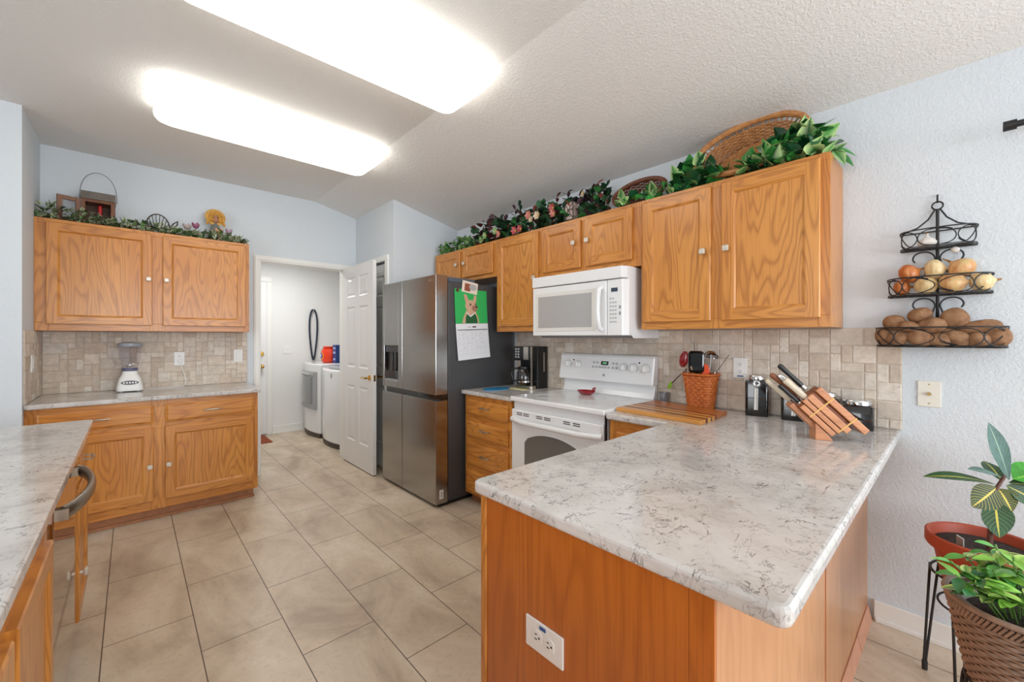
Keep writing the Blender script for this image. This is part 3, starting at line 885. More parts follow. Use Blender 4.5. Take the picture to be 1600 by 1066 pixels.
cal_shape('dog_vest_print', dgreen, [(0.30, 0.518), (0.31, 0.60), (0.37, 0.665), (0.48, 0.62), (0.60, 0.665), (0.66, 0.60), (0.68, 0.518)], 0.0014)
cal_shape('dog_collar_print', paper, [(0.345, 0.68), (0.46, 0.625), (0.62, 0.68), (0.62, 0.665), (0.46, 0.605), (0.345, 0.66)], 0.0018)
cal_shape('dog_head_print', fawn, ell(0.48, 0.765, 0.17, 0.085), 0.0018)
cal_shape('dog_ear_print', fawn, [(0.33, 0.80), (0.27, 0.92), (0.34, 0.935), (0.43, 0.84)], 0.0016)
cal_shape('dog_ear_print', fawn, [(0.55, 0.84), (0.60, 0.93), (0.67, 0.91), (0.64, 0.80)], 0.0016)
cal_shape('dog_ear_inner_print', flat('pink print', S(214, 150, 140), 0.5), [(0.345, 0.81), (0.30, 0.91), (0.345, 0.915), (0.40, 0.84)], 0.0020)
cal_shape('dog_muzzle_print', flat('muzzle print', S(160, 118, 98), 0.5), ell(0.60, 0.735, 0.09, 0.045), 0.0024)
cal_shape('dog_nose_print', dkp, ell(0.655, 0.757, 0.030, 0.018), 0.0028)
cal_shape('dog_eye_print', dkp, ell(0.47, 0.787, 0.026, 0.016), 0.0028)
cal_shape('dog_eye_print', dkp, ell(0.63, 0.795, 0.020, 0.014), 0.0028)
mbr = flat('month bar print', S(40, 62, 60), 0.5)
cal_shape('month_bar', mbr, [(0.04, 0.418), (0.98, 0.418), (0.98, 0.428), (0.04, 0.428)])
cal_shape('month_title', dkp, [(0.50, 0.455), (0.62, 0.455), (0.62, 0.472), (0.50, 0.472)])
cal_shape('month_title', lt_grey, [(0.36, 0.457), (0.45, 0.457), (0.45, 0.468), (0.36, 0.468)])
gl = MB()
for j in range(6):
    v = 0.40 - 0.066 * j
    q = [cal_pt(0.05 + 0.92 * i / 6, v) for i in range(7)]
    gl.tube([(p[0], p[1] - 0.0012, p[2]) for p in q], 0.0007, 4)
for i in range(8):
    q = [cal_pt(0.05 + 0.92 * i / 7, 0.07 + 0.33 * k / 5) for k in range(6)]
    gl.tube([(p[0], p[1] - 0.0012, p[2]) for p in q], 0.0006, 4)
gl.build('day_grid', flat('pale grid print', S(198, 202, 214), 0.6), t)
rn = random.Random(4); wr = MB()
for j in range(4):
    for i in range(7):
        if rn.random() < 0.62:
            u0 = 0.07 + 0.131 * i; v0 = 0.365 - 0.066 * j; L = rn.uniform(0.03, 0.085)
            q = [cal_pt(u0 + L * k / 6, v0 + rn.uniform(-0.006, 0.006)) for k in range(7)]
            wr.tube([(p[0], p[1] - 0.0014, p[2]) for p in q], 0.0009, 4)
wr.build('handwriting', flat('ink', S(120, 122, 140), 0.6), t)
t = thing('photo_magnet', 'small tilted snapshot magnet above the calendar', 'magnet', (2.09, 2.718, 1.70))
M_ = Matrix.Translation((2.085, 2.7130, 1.752)) @ Matrix.Rotation(math.radians(7), 4, 'Y')
MB().box(-0.085, 0.075, -0.001, 0.001, -0.047, 0.047).xf(M_).build('print_border', flat('cream print', S(232, 220, 206), 0.5), t)
MB().box(-0.06, 0.0, -0.0022, -0.0012, -0.034, 0.028).xf(M_).build('print_image', flat('brown print', S(150, 84, 62), 0.5), t)
MB().add([(0.025 + 0.04 * math.cos(a), -0.0026, 0.006 + 0.026 * math.sin(a)) for a in [2 * PI * k / 18 for k in range(18)]], [list(range(18))]).xf(M_).build('print_image', lt_grey, t, solid=0.0006)
mg = MB().cyl((1.952, 2.7135, 1.722), 0.013, -0.008, 'y', 12)
tag(mg.build('round_magnet', flat('brown magnet', S(96, 52, 44), 0.4)), 'tiny brown magnet at the calendar corner', 'magnet')

# ------------------------------------------------------------------ stove
RY0, RY1 = 1.345, 2.121
t = thing('stove', 'white electric stove with a smooth glass cooktop', 'stove', (2.3, 1.733, 0))
MB().box(2.022, 2.612, RY0, RY1, 0.0, 0.893).build('body', white_en, t, bevel=0.003)
MB().box(1.982, 2.612, RY0 - 0.003, RY1 + 0.003, 0.8932, 0.926).build('cooktop', white_en, t, bevel=0.009, seg=4)
grey_burner = flat('grey burner print', S(186, 188, 192), 0.25)
for cx, cy, r in ((2.17, 1.93, 0.098), (2.17, 1.52, 0.115), (2.42, 1.94, 0.085), (2.42, 1.54, 0.085), (2.17, 1.52, 0.075)):
    pts = [(cx + r * math.cos(a), cy + r * math.sin(a), 0.9262) for a in [2 * PI * k / 40 for k in range(40)]]
    MB().tube(pts, 0.0012, 4, closed=True, flat=0.3).build('burner_ring', grey_burner, t)
od = MB()
TR_ = lambda a, z: (a, z)
W0, W1, WZ0, WZ1 = 1.490, 1.985, 0.33, 0.705
fr = [(RY0 + 0.008, 0.195), (RY1 - 0.008, 0.195), (RY1 - 0.008, 0.835), (RY0 + 0.008, 0.835)]
od.box(1.990, 2.0215, RY0 + 0.008, RY1 - 0.008, 0.195, 0.838)
dr = od.build('door', white_en, t, bevel=0.006, seg=3)
arch = [(W0, WZ0), (W1, WZ0)] + [(W1 - (W1 - W0) * k / 16, WZ1 - 0.06 * abs(2 * k / 16 - 1) ** 2.2 - (0.02 if k in (0, 16) else 0)) for k in range(17)]
MB().prism(arch, 'x', 1.9875, 1.9899).build('window', oven_glass, dr)
rim = [(1.9885, p[0], p[1]) for p in arch]
MB().tube(rim, 0.005, 6, closed=True).build('window_trim', white_en, dr)
vp = MB().box(1.986, 1.9895, RY0 + 0.02, RY1 - 0.02, 0.770, 0.832)
vp.build('vent_strip', white_en, dr, bevel=0.0015)
sl = MB()
for c_ in (2.03, 1.965, 1.845, 1.775, 1.615, 1.54):
    for z in (0.818, 0.806): sl.box(1.9852, 1.9859, c_ - 0.027, c_ + 0.027, z - 0.0028, z + 0.0028)
sl.build('vent_slot', slot_m, dr)
hb = MB(); pts = []
for i in range(17):
    s_ = i / 16
    pts.append((1.9895 - 0.045 * min(1, 6 * s_, 6 * (1 - s_)) , RY0 + 0.016 + (RY1 - RY0 - 0.032) * s_, 0.768))
hb.tube(pts, 0.019, 10)
hb.build('handle', white_en, dr, smooth=True)
MB().box(1.996, 2.0215, RY0 + 0.008, RY1 - 0.008, 0.045, 0.185).build('drawer', white_en, t, bevel=0.005)
MB().box(2.0, 2.0215, RY0 + 0.001, RY0 + 0.006, 0.10, 0.89).build('side_gasket', dark_grey, t)
# backguard: riser and overhanging control console
MB().prism([(2.555, 0.9262), (2.612, 0.9262), (2.612, 1.03), (2.580, 1.03), (2.572, 0.96)], 'y', RY0 + 0.004, RY1 - 0.004).build('riser', white_en, t, bevel=0.004)
con = MB().prism([(2.530, 1.018), (2.612, 1.018), (2.612, 1.214), (2.572, 1.214), (2.560, 1.205)], 'y', RY0 - 0.004, RY1 + 0.018)
cs = con.build('console', white_en, t, bevel=0.010, seg=3)
def TK(a, d, z):      # console face leans back
    q = (z - 1.018) / (1.205 - 1.018)
    return (2.530 + 0.030 * q - d, a, z + 0.16 * d)
kb = [(2.052, 1.135, 0.026), (1.958, 1.132, 0.027), (1.565, 1.128, 0.026), (1.490, 1.128, 0.029), (1.402, 1.126, 0.030)]
for a, z, r in kb:
    mb = MB()
    mb.tube([TK(a, 0.0, z), TK(a, 0.006, z)], r, 20).tube([TK(a, 0.006, z), TK(a, 0.024, z)], [r * 0.86, r * 0.74], 20)
    p0, p1 = TK(a, 0.026, z - r * 0.62), TK(a, 0.026, z + r * 0.62)
    mb.tube([p0, p1], 0.005, 8)
    mb.build('knob', white_pl, cs, smooth=True)
    q = MB(); q.tube([TK(a, 0.0005, z + 0) for _ in (0, 1)] if False else [TK(a + (r + 0.004) * math.cos(k * PI / 12), 0.0008, z + (r + 0.004) * math.sin(k * PI / 12)) for k in range(-3, 16)], 0.0012, 4)
    q.build('dial_print', grey_pl, cs)
def con_box(name, m, a0, a1, z0, z1, d0=0.0003, d1=0.0015):
    mb = MB(); P8 = [TK(x, d, z) for z in (z0, z1) for d in (d0, d1) for x in (a0, a1)]
    mb.add(P8, [(0, 2, 3, 1), (4, 5, 7, 6), (0, 1, 5, 4), (2, 6, 7, 3), (0, 4, 6, 2), (1, 3, 7, 5)])
    return mb
con_box('d', None, 1.690, 1.752, 1.138, 1.166, 0.0003, 0.002).build('display', black_gloss, cs)
con_box('d', None, 1.705, 1.737, 1.147, 1.158, 0.002, 0.0024).build('display_digits', flat('green digits', S(70, 130, 80), 0.4, emit=((0.2, 0.8, 0.35, 1), 0.25)), cs)
bt = MB()
for a, z in [(1.815, 1.155), (1.785, 1.155), (1.65, 1.153), (1.622, 1.153), (1.82, 1.122), (1.79, 1.122), (1.76, 1.122), (1.735, 1.122), (1.71, 1.122), (1.685, 1.122), (1.65, 1.122), (1.622, 1.122)]:
    n0 = len(bt.v); q = con_box('', None, a - 0.009, a + 0.009, z - 0.007, z + 0.007); bt.add([tuple(v) for v in q.v], [f for f in q.f])
bt.build('button', lt_grey, cs)
MB().tube([TK(1.721, 0.0005, 1.066), TK(1.721, 0.0015, 1.066)], 0.010, 18).build('logo', grey_pl, cs)
dots = MB()
for a in (2.004, 1.448): dots.tube([TK(a, 0.0005, 1.166), TK(a, 0.0018, 1.166)], 0.006, 12)
dots.build('indicator', black_gloss, cs)

# ------------------------------------------------------------------ microwave
MY0, MY1 = 1.343, 2.110
t = thing('microwave', 'white over-the-range microwave with a vertical handle', 'microwave', (2.4, 1.727, 1.335))
bd = MB().box(2.245, 2.612, MY0, MY1, 1.352, 1.776)
bd.build('body', white_en, t, bevel=0.003)
MB().prism([(2.285, 1.3518), (2.612, 1.3518), (2.612, 1.337), (2.305, 1.337)], 'y', MY0 + 0.002, MY1 - 0.002).build('vent_underside', flat('grey underside', S(120, 120, 122), 0.5), t)
MB().prism([(2.25, 1.3800), (2.625 - 0.012, 1.3800), (2.625 - 0.012, 1.335), (2.296, 1.335), (2.272, 1.352)], 'y', MY0 - 0.0025, MY0 - 0.0003).build('side_panel', white_en, t)
def bowed(y0, y1, z0, z1, x0=2.2, bow=0.0, inset=0.01):
    return MB().prism([(x0 + 0.044, y0), (x0 + 0.044, y1), (x0, y1 - 0.0), (x0, y0 + inset)], 'z', z0, z1)
bowed(MY0, MY1, 1.703, 1.776, 2.196, 0, 0.02).build('vent_grille', white_en, t, bevel=0.004)
dr = MB().box(2.204, 2.2445, 1.474, MY1, 1.352, 1.698).build('door', white_en, t, bevel=0.005)
MB().box(2.201, 2.2039, 1.556, 2.078, 1.384, 1.655).build('window_frame', flat('off white frame', S(222, 221, 216), 0.35), dr, bevel=0.001)
MB().box(2.1995, 2.2009, 1.585, 2.052, 1.408, 1.630).build('window', glass_grey, dr)
hb = MB().tube([(2.203, 1.510, 1.655), (2.178, 1.510, 1.645), (2.165, 1.510, 1.59), (2.160, 1.510, 1.52), (2.165, 1.510, 1.45), (2.178, 1.510, 1.398), (2.203, 1.510, 1.388)], [0.014, 0.015, 0.014, 0.0135, 0.014, 0.015, 0.014], 10)
hb.build('handle', white_en, dr, smooth=True)
cp = bowed(MY0, 1.470, 1.352, 1.698, 2.204, 0, 0.02).build('control_panel', white_en, t, bevel=0.004)
MB().box(2.2015, 2.2035, 1.395, 1.440, 1.622, 1.646).build('display', flat('dark blue display', S(56, 70, 84), 0.2), cp)
bt = MB()
for j in range(7):
    for i in range(3):
        if j == 0 and i == 2: continue
        bt.box(2.2022, 2.2036, 1.445 - 0.018 * i - 0.006, 1.445 - 0.018 * i + 0.006, 1.580 - 0.024 * j - 0.005, 1.580 - 0.024 * j + 0.005)
bt.build('button', lt_grey, cp)
bt = MB()
for z in (1.525, 1.488): bt.box(2.2022, 2.2036, 1.374, 1.384, z - 0.010, z + 0.010)
bt.build('button', flat('grey button', S(130, 132, 136), 0.4), cp)

# ------------------------------------------------------------------ laundry machines
def bow_front(y0, y1, z0, z1, xf, xb, bow, zl=None):
    n = 12; pts = [(xb, y0)]
    for k in range(n + 1):
        s_ = k / n
        pts.append((xf + bow * (2 * s_ - 1) ** 2, y0 + (y1 - y0) * s_))
    pts.append((xb, y1))
    return MB().prism(pts, 'z', z0, z1)
t = thing('clothes_dryer', 'white dryer with a square glass door against the laundry wall', 'clothes dryer', (2.15, 5.98, 0))
bow_front(5.650, 6.310, 0.055, 0.985, 1.795, 2.50, 0.045).build('body', white_en, t, bevel=0.02, seg=3)
bow_front(5.655, 6.305, 0.0, 0.054, 1.80, 2.48, 0.045).build('plinth', flat('brown plinth', S(70, 60, 54), 0.5), t)
dr = bow_front(5.700, 6.262, 0.375, 0.885, 1.768, 1.83, 0.030).build('door', grey_pl, t, bevel=0.012, seg=3)
bow_front(5.770, 6.200, 0.445, 0.815, 1.758, 1.80, 0.020).build('glass', flat('smoky door glass', S(118, 120, 122), 0.1, coat=0.6), dr, bevel=0.01)
bow_front(5.715, 6.250, 0.835, 0.870, 1.756, 1.79, 0.028).build('handle', chrome, dr, bevel=0.004)
t = thing('washing_machine', 'white top-loading washer with a grey lid beside the dryer', 'washing machine', (2.15, 5.22, 0))
bow_front(4.870, 5.560, 0.055, 0.945, 1.785, 2.52, 0.06).build('body', white_en, t, bevel=0.02, seg=3)
bow_front(4.875, 5.555, 0.0, 0.054, 1.79, 2.48, 0.06).build('plinth', bpy.data.materials['brown plinth'], t)
bow_front(4.93, 5.50, 0.9452, 0.985, 1.845, 2.36, 0.05).build('lid', flat('grey washer lid', S(168, 170, 174), 0.25), t, bevel=0.015, seg=3)
MB().box(2.37, 2.52, 4.90, 5.53, 0.945, 1.06).build('control_panel', white_en, t, bevel=0.015)
MB().box(1.7895, 1.7965, 5.075, 5.115, 0.845, 0.90).build('badge', grey_pl, t)

# detergent tub and blue box on the dryer
t = thing('detergent_tub', 'orange detergent tub with a yellow and blue badge on the dryer', 'detergent tub', (2.06, 5.93, 0.985))
MB().lathe([(0.085, 0.0), (0.112, 0.02), (0.122, 0.07), (0.122, 0.15), (0.105, 0.19), (0.08, 0.2)], (2.06, 5.93, 0.985), 24, 0.85, 1.0).build('body', flat('orange plastic', S(234, 62, 22), 0.3), t, smooth=True)
MB().lathe([(0.09, 0.198), (0.094, 0.203), (0.094, 0.222), (0.088, 0.228)], (2.06, 5.93, 0.985), 24, 0.85, 1.0).build('lid', flat('deep orange plastic', S(214, 50, 20), 0.3), t, smooth=True)
def tub_mark(rx, rz, cz, off, m, nm, a0=0.0):
    mb = MB(); pts = []
    for k in range(22):
        a = 2 * PI * k / 22
        yy = rx * math.cos(a) + a0; zz = cz + rz * math.sin(a)
        ph = yy / 0.122
        pts.append((2.06 - (0.104 + off) * math.cos(ph) , 5.93 + (0.122 + off) * math.sin(ph), zz))
    mb.poly(pts).build(nm, m, t, solid=0.002)
tub_mark(0.075, 0.062, 1.085, 0.001, flat('yellow print', S(246, 190, 40), 0.4), 'badge', 0.02)
tub_mark(0.050, 0.040, 1.083, 0.004, flat('blue print', S(70, 130, 214), 0.4), 'badge_centre', 0.02)
tub_mark(0.034, 0.016, 1.088, 0.007, paper, 'badge_stripe', 0.02)
t = thing('detergent_box', 'dark blue box beside the orange tub on the dryer', 'box', (2.15, 5.735, 0.985))
MB().box(2.06, 2.24, 5.672, 5.795, 0.985, 1.235).build('carton', flat('navy carton', S(30, 58, 120), 0.45), t, bevel=0.002)
q = MB()
for z, a in ((1.19, 0.045), (1.13, 0.05), (1.04, 0.04)): q.box(2.0585, 2.0598, 5.735 - a, 5.735 + a, z - 0.014, z + 0.014)
q.build('carton_print', flat('pale blue print', S(150, 178, 220), 0.5), t)

# things on the laundry end wall
t = thing('looped_belt', 'long dark blue belt looped over a white hook on the laundry wall', 'belt', (1.985, 6.36, 0.99))
pts = []
for k in range(41):
    a = 2 * PI * k / 40
    zz = 0.5 - 0.5 * math.cos(a)                      # 0 at the bottom, 1 over the hook
    pts.append((1.984 - math.sin(a) * (0.030 + 0.042 * zz) - 0.003, 6.352, 1.012 + 0.735 * (zz if zz < 0.5 else zz)))
MB().tube(pts, 0.013, 8).build('belt', flat('navy webbing', S(34, 46, 62), 0.7), t, smooth=True)
MB().box(1.968, 1.992, 6.368, 6.3798, 1.73, 1.79).tube([(1.98, 6.37, 1.75), (1.98, 6.345, 1.738), (1.98, 6.338, 1.765)], 0.006, 6).build('hook', white_pl, t)
t = thing('cable_bundle', 'black and white cords hanging on the laundry wall beside the open door edge', 'cord', (2.41, 6.37, 1.2))
rn = random.Random(2)
MB().tube([(2.40 + 0.022 * math.sin(k * 2.1), 6.366, 1.98 - 0.016 * k) for k in range(12)], 0.008, 6).tube([(2.425 + 0.02 * math.cos(k * 1.7), 6.366, 1.42 - 0.015 * k) for k in range(10)], 0.007, 6).build('black_cord', black, t)
MB().tube([(2.41 + 0.012 * math.sin(k * 0.9), 6.362, 1.83 - 0.03 * k) for k in range(21)], 0.006, 6).build('white_cord', white_pl, t)
MB().box(2.385, 2.445, 6.366, 6.3798, 1.76, 1.82).box(2.40, 2.45, 6.366, 6.3798, 1.24, 1.29).build('bracket', white_pl, t, bevel=0.004)
rg = MB().box(0.62, 1.335, 5.86, 6.33, 0.0, 0.009)
rg.build('door_mat', flat('rust patterned rug', S(142, 66, 38), 0.9, var=0.45, vscale=40))
tag(bpy.data.objects['door_mat'], 'rust red door mat at the laundry exterior door', 'door mat')

# ------------------------------------------------------------------ wall plates
def outlet(name, T, a, z, label, kind='outlet', w=0.072, hgt=0.116, horizontal=False, m=None, gfci=False):
    p = T(a, 0.0, z)
    t = thing(name, label, 'wall plate' if kind != 'switch' else 'light switch', p)
    def bx(mb, a0, a1, z0, z1, d0, d1):
        P8 = [T(a + x, d, z + q) for q in (z0, z1) for d in (d0, d1) for x in (a0, a1)]
        return mb.add(P8, [(0, 2, 3, 1), (4, 5, 7, 6), (0, 1, 5, 4), (2, 6, 7, 3), (0, 4, 6, 2), (1, 3, 7, 5)])
    bx(MB(), -w / 2, w / 2, -hgt / 2, hgt / 2, 0.0, 0.006).build('plate', m or white_pl, t, bevel=0.002)
    if kind == 'outlet':
        for s_ in (1, -1):
            ca, cz = (s_ * 0.0205, 0) if horizontal else (0, s_ * 0.0205)
            mb = MB(); n = 18; ring = []
            for d in (0.006, 0.0075):
                for k in range(n):
                    t_ = 2 * PI * k / n; x, y = 0.0175 * math.cos(t_), 0.0175 * math.sin(t_)
                    if horizontal: x = max(-0.0145, min(0.0145, x))
                    else: y = max(-0.0145, min(0.0145, y))
                    ring.append(T(a + ca + x, d, z + cz + y))
            mb.add(ring, [(k, (k + 1) % n, n + (k + 1) % n, n + k) for k in range(n)] + [list(range(n, 2 * n))])
            soc = mb.build('socket', white_pl, t)
            mb = MB()
            for x, y, hw, hh in ((-0.006, 0.004, 0.0011, 0.004), (0.006, 0.004, 0.0011, 0.0034), (0, -0.007, 0.0022, 0.0022)):
                if horizontal: x, y, hw, hh = -y if False else y, x, hh, hw
                bx(mb, ca + x - hw, ca + x + hw, cz + y - hh, cz + y + hh, 0.0074, 0.0084)
            mb.build('slot', slot_m, soc)
    elif kind == 'switch':
        bx(MB(), -0.005, 0.005, -0.012, 0.012, 0.006, 0.008).build('collar', white_pl, t)
        bx(MB(), -0.004, 0.004, -0.001, 0.010, 0.008, 0.017).build('toggle', white_pl, t)
    elif kind == 'rocker':
        bx(MB(), -0.016, 0.016, -0.033, 0.033, 0.006, 0.009).build('rocker', white_pl, t, bevel=0.0015)
    return t
SX = lambda a, d, z: (WX - 0.0088 - d, a, z)
SY = lambda a, d, z: (a, BY - 0.0088 - d, z)
SL = lambda a, d, z: (-0.503 + 0.0088 + d, a, z)
t = outlet('outlet', SX, 0.846, 1.163, 'white outlet between the utensil basket and the first canister')
MB().box(WX - 0.0162, WX - 0.0150, 0.828, 0.860, 1.113, 1.120).build('blue_tab', flat('blue tab', S(50, 90, 150), 0.4), t)
outlet('outlet', SY, 0.307, 1.155, 'white outlet with a cord plugged in to the right of the blender')
outlet('light_switch', SY, 0.742, 1.167, 'white wall switch on the backsplash next to the laundry doorway', 'rocker', m=white_pl)
outlet('light_switch', SL, 4.13, 1.165, 'white switch plate on the left return wall', 'rocker', w=0.08)
outlet('cable_plate', lambda a, d, z: (WX - d, a, z), 0.086, 1.090, 'cream cable plate on the bare wall below the wire basket', 'none', w=0.073, hgt=0.114, m=flat('ivory plastic', S(226, 222, 210), 0.4))
q = [o for o in bpy.data.objects if o.name.startswith('cable_plate')][0]
MB().cyl((WX - 0.006, 0.086, 1.090), 0.0075, -0.012, 'x', 12).cyl((WX - 0.006, 0.086, 1.132), 0.003, -0.001, 'x', 8).cyl((WX - 0.006, 0.086, 1.048), 0.003, -0.001, 'x', 8).build('connector', flat('dull brass', S(150, 128, 84), 0.35, 0.9), q)
t = outlet('outlet', lambda a, d, z: (0.775 - d, a, z), 0.700, 0.575, 'white sideways outlet on the peninsula end panel', w=0.125, hgt=0.078, horizontal=True)
q = MB().box(0.7668, 0.7688, 0.692, 0.712, 0.600, 0.608).build('blue_tab', bpy.data.materials['blue tab'], t)
outlet('light_switch', lambda a, d, z: (a, 6.38 - d, z), 1.642, 1.165, 'white double switch on the laundry end wall', 'switch', w=0.115, hgt=0.116)

# curtain rod reaching in at the right edge
rod = thing('curtain_rod', 'black curtain rod end at the right edge of the photo', 'curtain rod', (2.55, -1.6, 2.165))
MB().tube([(2.535, -0.150, 2.165), (2.535, -3.0, 2.165)], 0.0125, 12).build('pole', iron, rod, smooth=True)
MB().tube([(2.535, -0.118, 2.165), (2.535, -0.152, 2.165)], 0.019, 14).build('end_cap', iron, rod, smooth=True)
MB().box(2.615, 2.6248, -0.76, -0.72, 2.125, 2.205).tube([(2.62, -0.74, 2.165), (2.535, -0.74, 2.165)], 0.007, 8).box(2.615, 2.6248, -2.84, -2.80, 2.125, 2.205).tube([(2.62, -2.82, 2.165), (2.535, -2.82, 2.165)], 0.007, 8).build('bracket', iron, rod)

# ------------------------------------------------------------------ things on the counters
CT = 0.9142
# blender
t = thing('countertop_blender', 'white countertop blender with a clear jar and grey lid', 'blender', (-0.011, 4.405, CT))
rings = []
for z, hx, hy, r in ((0.008, 0.078, 0.082, 0.03), (0.03, 0.080, 0.084, 0.03), (0.10, 0.066, 0.070, 0.03), (0.135, 0.048, 0.052, 0.03), (0.160, 0.044, 0.046, 0.03)):
    rings.append([(x, y, CT + z) for x, y in rrect(-0.011 - hx, -0.011 + hx, 4.405 - hy, 4.405 + hy, r)])
loft(MB(), rings).build('base', white_pl, t, smooth=True)
ft = MB()
for a in (-0.05, 0.05):
    for b_ in (-0.05, 0.05): MB().cyl((-0.011 + a, 4.405 + b_, CT), 0.012, 0.009, 'z', 10).build('foot', grey_pl, t)
kp = MB()
def on_base(x, z):
    q = (z - 0.03) / 0.07
    return (-0.011 + x, 4.405 - (0.084 - 0.014 * q) - 0.0015, CT + z)
pad = [on_base(0.052 * math.cos(a), 0.072 + 0.016 * math.sin(a)) for a in [2 * PI * k / 24 for k in range(24)]]
MB().poly(pad).build('button_pad', flat('grey pad', S(84, 84, 90), 0.4), t, solid=0.002)
for i in range(5):
    x = -0.034 + 0.017 * i
    MB().poly([on_base(x + 0.006 * math.cos(a), 0.072 + 0.007 * math.sin(a)) for a in [2 * PI * k / 10 for k in range(10)]]).xf(Matrix.Translation((0, -0.0015, 0))).build('button', white_pl, t, solid=0.002)
MB().lathe([(0.046, 0.160), (0.050, 0.175), (0.046, 0.185)], (-0.011, 4.405, CT), 24).build('collar', flat('violet grey plastic', S(92, 92, 122), 0.3), t, smooth=True)
jar = MB().lathe([(0.044, 0.186), (0.050, 0.20), (0.060, 0.26), (0.070, 0.335), (0.072, 0.352), (0.069, 0.352), (0.067, 0.335), (0.057, 0.26), (0.047, 0.20), (0.0, 0.192)], (-0.011, 4.405, CT), 28).build('jar', clear, t, smooth=True)
MB().tube([(-0.078, 4.405, CT + 0.335), (-0.112, 4.405, CT + 0.325), (-0.115, 4.405, CT + 0.27), (-0.085, 4.405, CT + 0.215), (-0.062, 4.405, CT + 0.205)], 0.008, 8).build('jar_handle', clear, t, smooth=True)
MB().lathe([(0.0, 0.352), (0.074, 0.352), (0.077, 0.360), (0.076, 0.378), (0.050, 0.384), (0.034, 0.386), (0.0, 0.388)], (-0.011, 4.405, CT), 28).build('lid', flat('grey translucent lid', S(142, 148, 158), 0.25), t, smooth=True)
bl = MB()
for a in range(4):
    d_ = Vector((math.cos(a * PI / 2 + 0.4), math.sin(a * PI / 2 + 0.4), 0.35))
    c_ = Vector((-0.011, 4.405, CT + 0.205)); bl.tube([c_, c_ + d_ * 0.03], [0.006, 0.002], 6, flat=0.3)
bl.build('blade', chrome, t)
pts = [(0.307, 4.5270, 1.130), (0.318, 4.520, 1.095), (0.34, 4.515, 1.02), (0.350, 4.51, 0.95), (0.33, 4.500, 0.9185), (0.24, 4.488, 0.9175), (0.14, 4.480, 0.9175), (0.06, 4.470, 0.9185), (0.04, 4.455, 0.925)]
MB().tube(pts, 0.0032, 6).build('cord', white_pl, t, smooth=True)
MB().box(0.297, 0.317, 4.512, 4.531, 1.122, 1.146).build('plug', white_pl, t, bevel=0.003)

# coffee maker, front turned slightly
t = thing('coffee_maker', 'black and silver drip coffee maker with a glass carafe', 'coffee maker', (2.49, 2.42, CT), 0.0)
X0, X1, Y0, Y1 = 2.400, 2.598, 2.318, 2.520
MB().box(2.475, X1, Y0, Y1, CT, CT + 0.350).build('body', black, t, bevel=0.006)
MB().box(X0, 2.4745, Y0, Y1, CT + 0.232, CT + 0.350).build('brew_head', black, t, bevel=0.005)
loft(MB(), [[(x, y, CT + z) for x, y in rrect(X0, 2.4745, Y0, Y1, 0.025)] for z in (0.0, 0.028)]).build('base', nickel, t, bevel=0.002)
MB().box(X0 - 0.004, X0 - 0.0003, Y0 + 0.032, Y0 + 0.085, CT + 0.242, CT + 0.348).build('silver_panel', nickel, t, bevel=0.001)
MB().box(X0 - 0.002, X0 + 0.012, Y0 - 0.003, Y0 + 0.006, CT + 0.03, CT + 0.349).build('silver_edge', nickel, t)
b_ = MB()
for j in range(4):
    for i in range(2): MB().box(X0 - 0.003, X0 - 0.0003, 2.485 - 0.03 * i, 2.502 - 0.03 * i, CT + 0.255 + 0.022 * j, CT + 0.268 + 0.022 * j).build('button', lt_grey, t)
cf = MB().lathe([(0.052, 0.030), (0.062, 0.042), (0.066, 0.085), (0.060, 0.125), (0.046, 0.155), (0.044, 0.160)], (2.425, 2.428, CT), 24)
ca_ = cf.build('carafe', flat('dark carafe glass', S(34, 27, 24), 0.05, coat=0.8), t, smooth=True)
MB().lathe([(0.046, 0.160), (0.049, 0.166), (0.046, 0.182), (0.02, 0.190), (0.0, 0.191)], (2.425, 2.428, CT), 24).build('carafe_lid', black, ca_, smooth=True)
MB().lathe([(0.0645, 0.055), (0.0668, 0.055), (0.0668, 0.067), (0.0645, 0.067)], (2.425, 2.428, CT), 24).build('carafe_band', chrome, ca_, smooth=True)
hd = Vector((-0.55, 0.83, 0)).normalized(); c_ = Vector((2.425, 2.428, CT))
MB().tube([c_ + hd * 0.047 + Vector((0, 0, 0.168)), c_ + hd * 0.090 + Vector((0, 0, 0.165)), c_ + hd * 0.104 + Vector((0, 0, 0.12)), c_ + hd * 0.092 + Vector((0, 0, 0.068)), c_ + hd * 0.066 + Vector((0, 0, 0.060))], 0.0095, 8).build('carafe_handle', black, ca_, smooth=True)
for j in range(3): MB().box(2.358, 2.3605, 2.44, 2.448, CT + 0.085 + 0.016 * j, CT + 0.089 + 0.016 * j).build('carafe_mark', paper, ca_)
MB().box(2.545, 2.560, Y0 - 0.0030, Y0 - 0.0003, CT + 0.14, CT + 0.30).build('water_gauge', nickel, t)

# blue pot holder and paper beside the coffee maker
mb = MB(); pts = []
for k in range(32):
    a = 2 * PI * k / 32
    pts.append((2.225 + 0.125 * math.cos(a) , 2.545 + 0.075 * math.sin(a)))
mb.prism(pts, 'z', CT, CT + 0.007)
o = mb.build('pot_holder', flat('blue cloth', S(20, 116, 164), 0.8, var=0.3, vscale=35)); tag(o, 'flat blue oval pot holder lying by the coffee maker', 'pot holder')
mb = MB().prism([(2.33, 2.34), (2.385, 2.33), (2.395, 2.51), (2.335, 2.52)], 'z', CT, CT + 0.003)
tag(mb.build('recipe_card', flat('pale yellow card', S(222, 214, 156), 0.7)), 'pale yellow card in front of the coffee maker base', 'card')

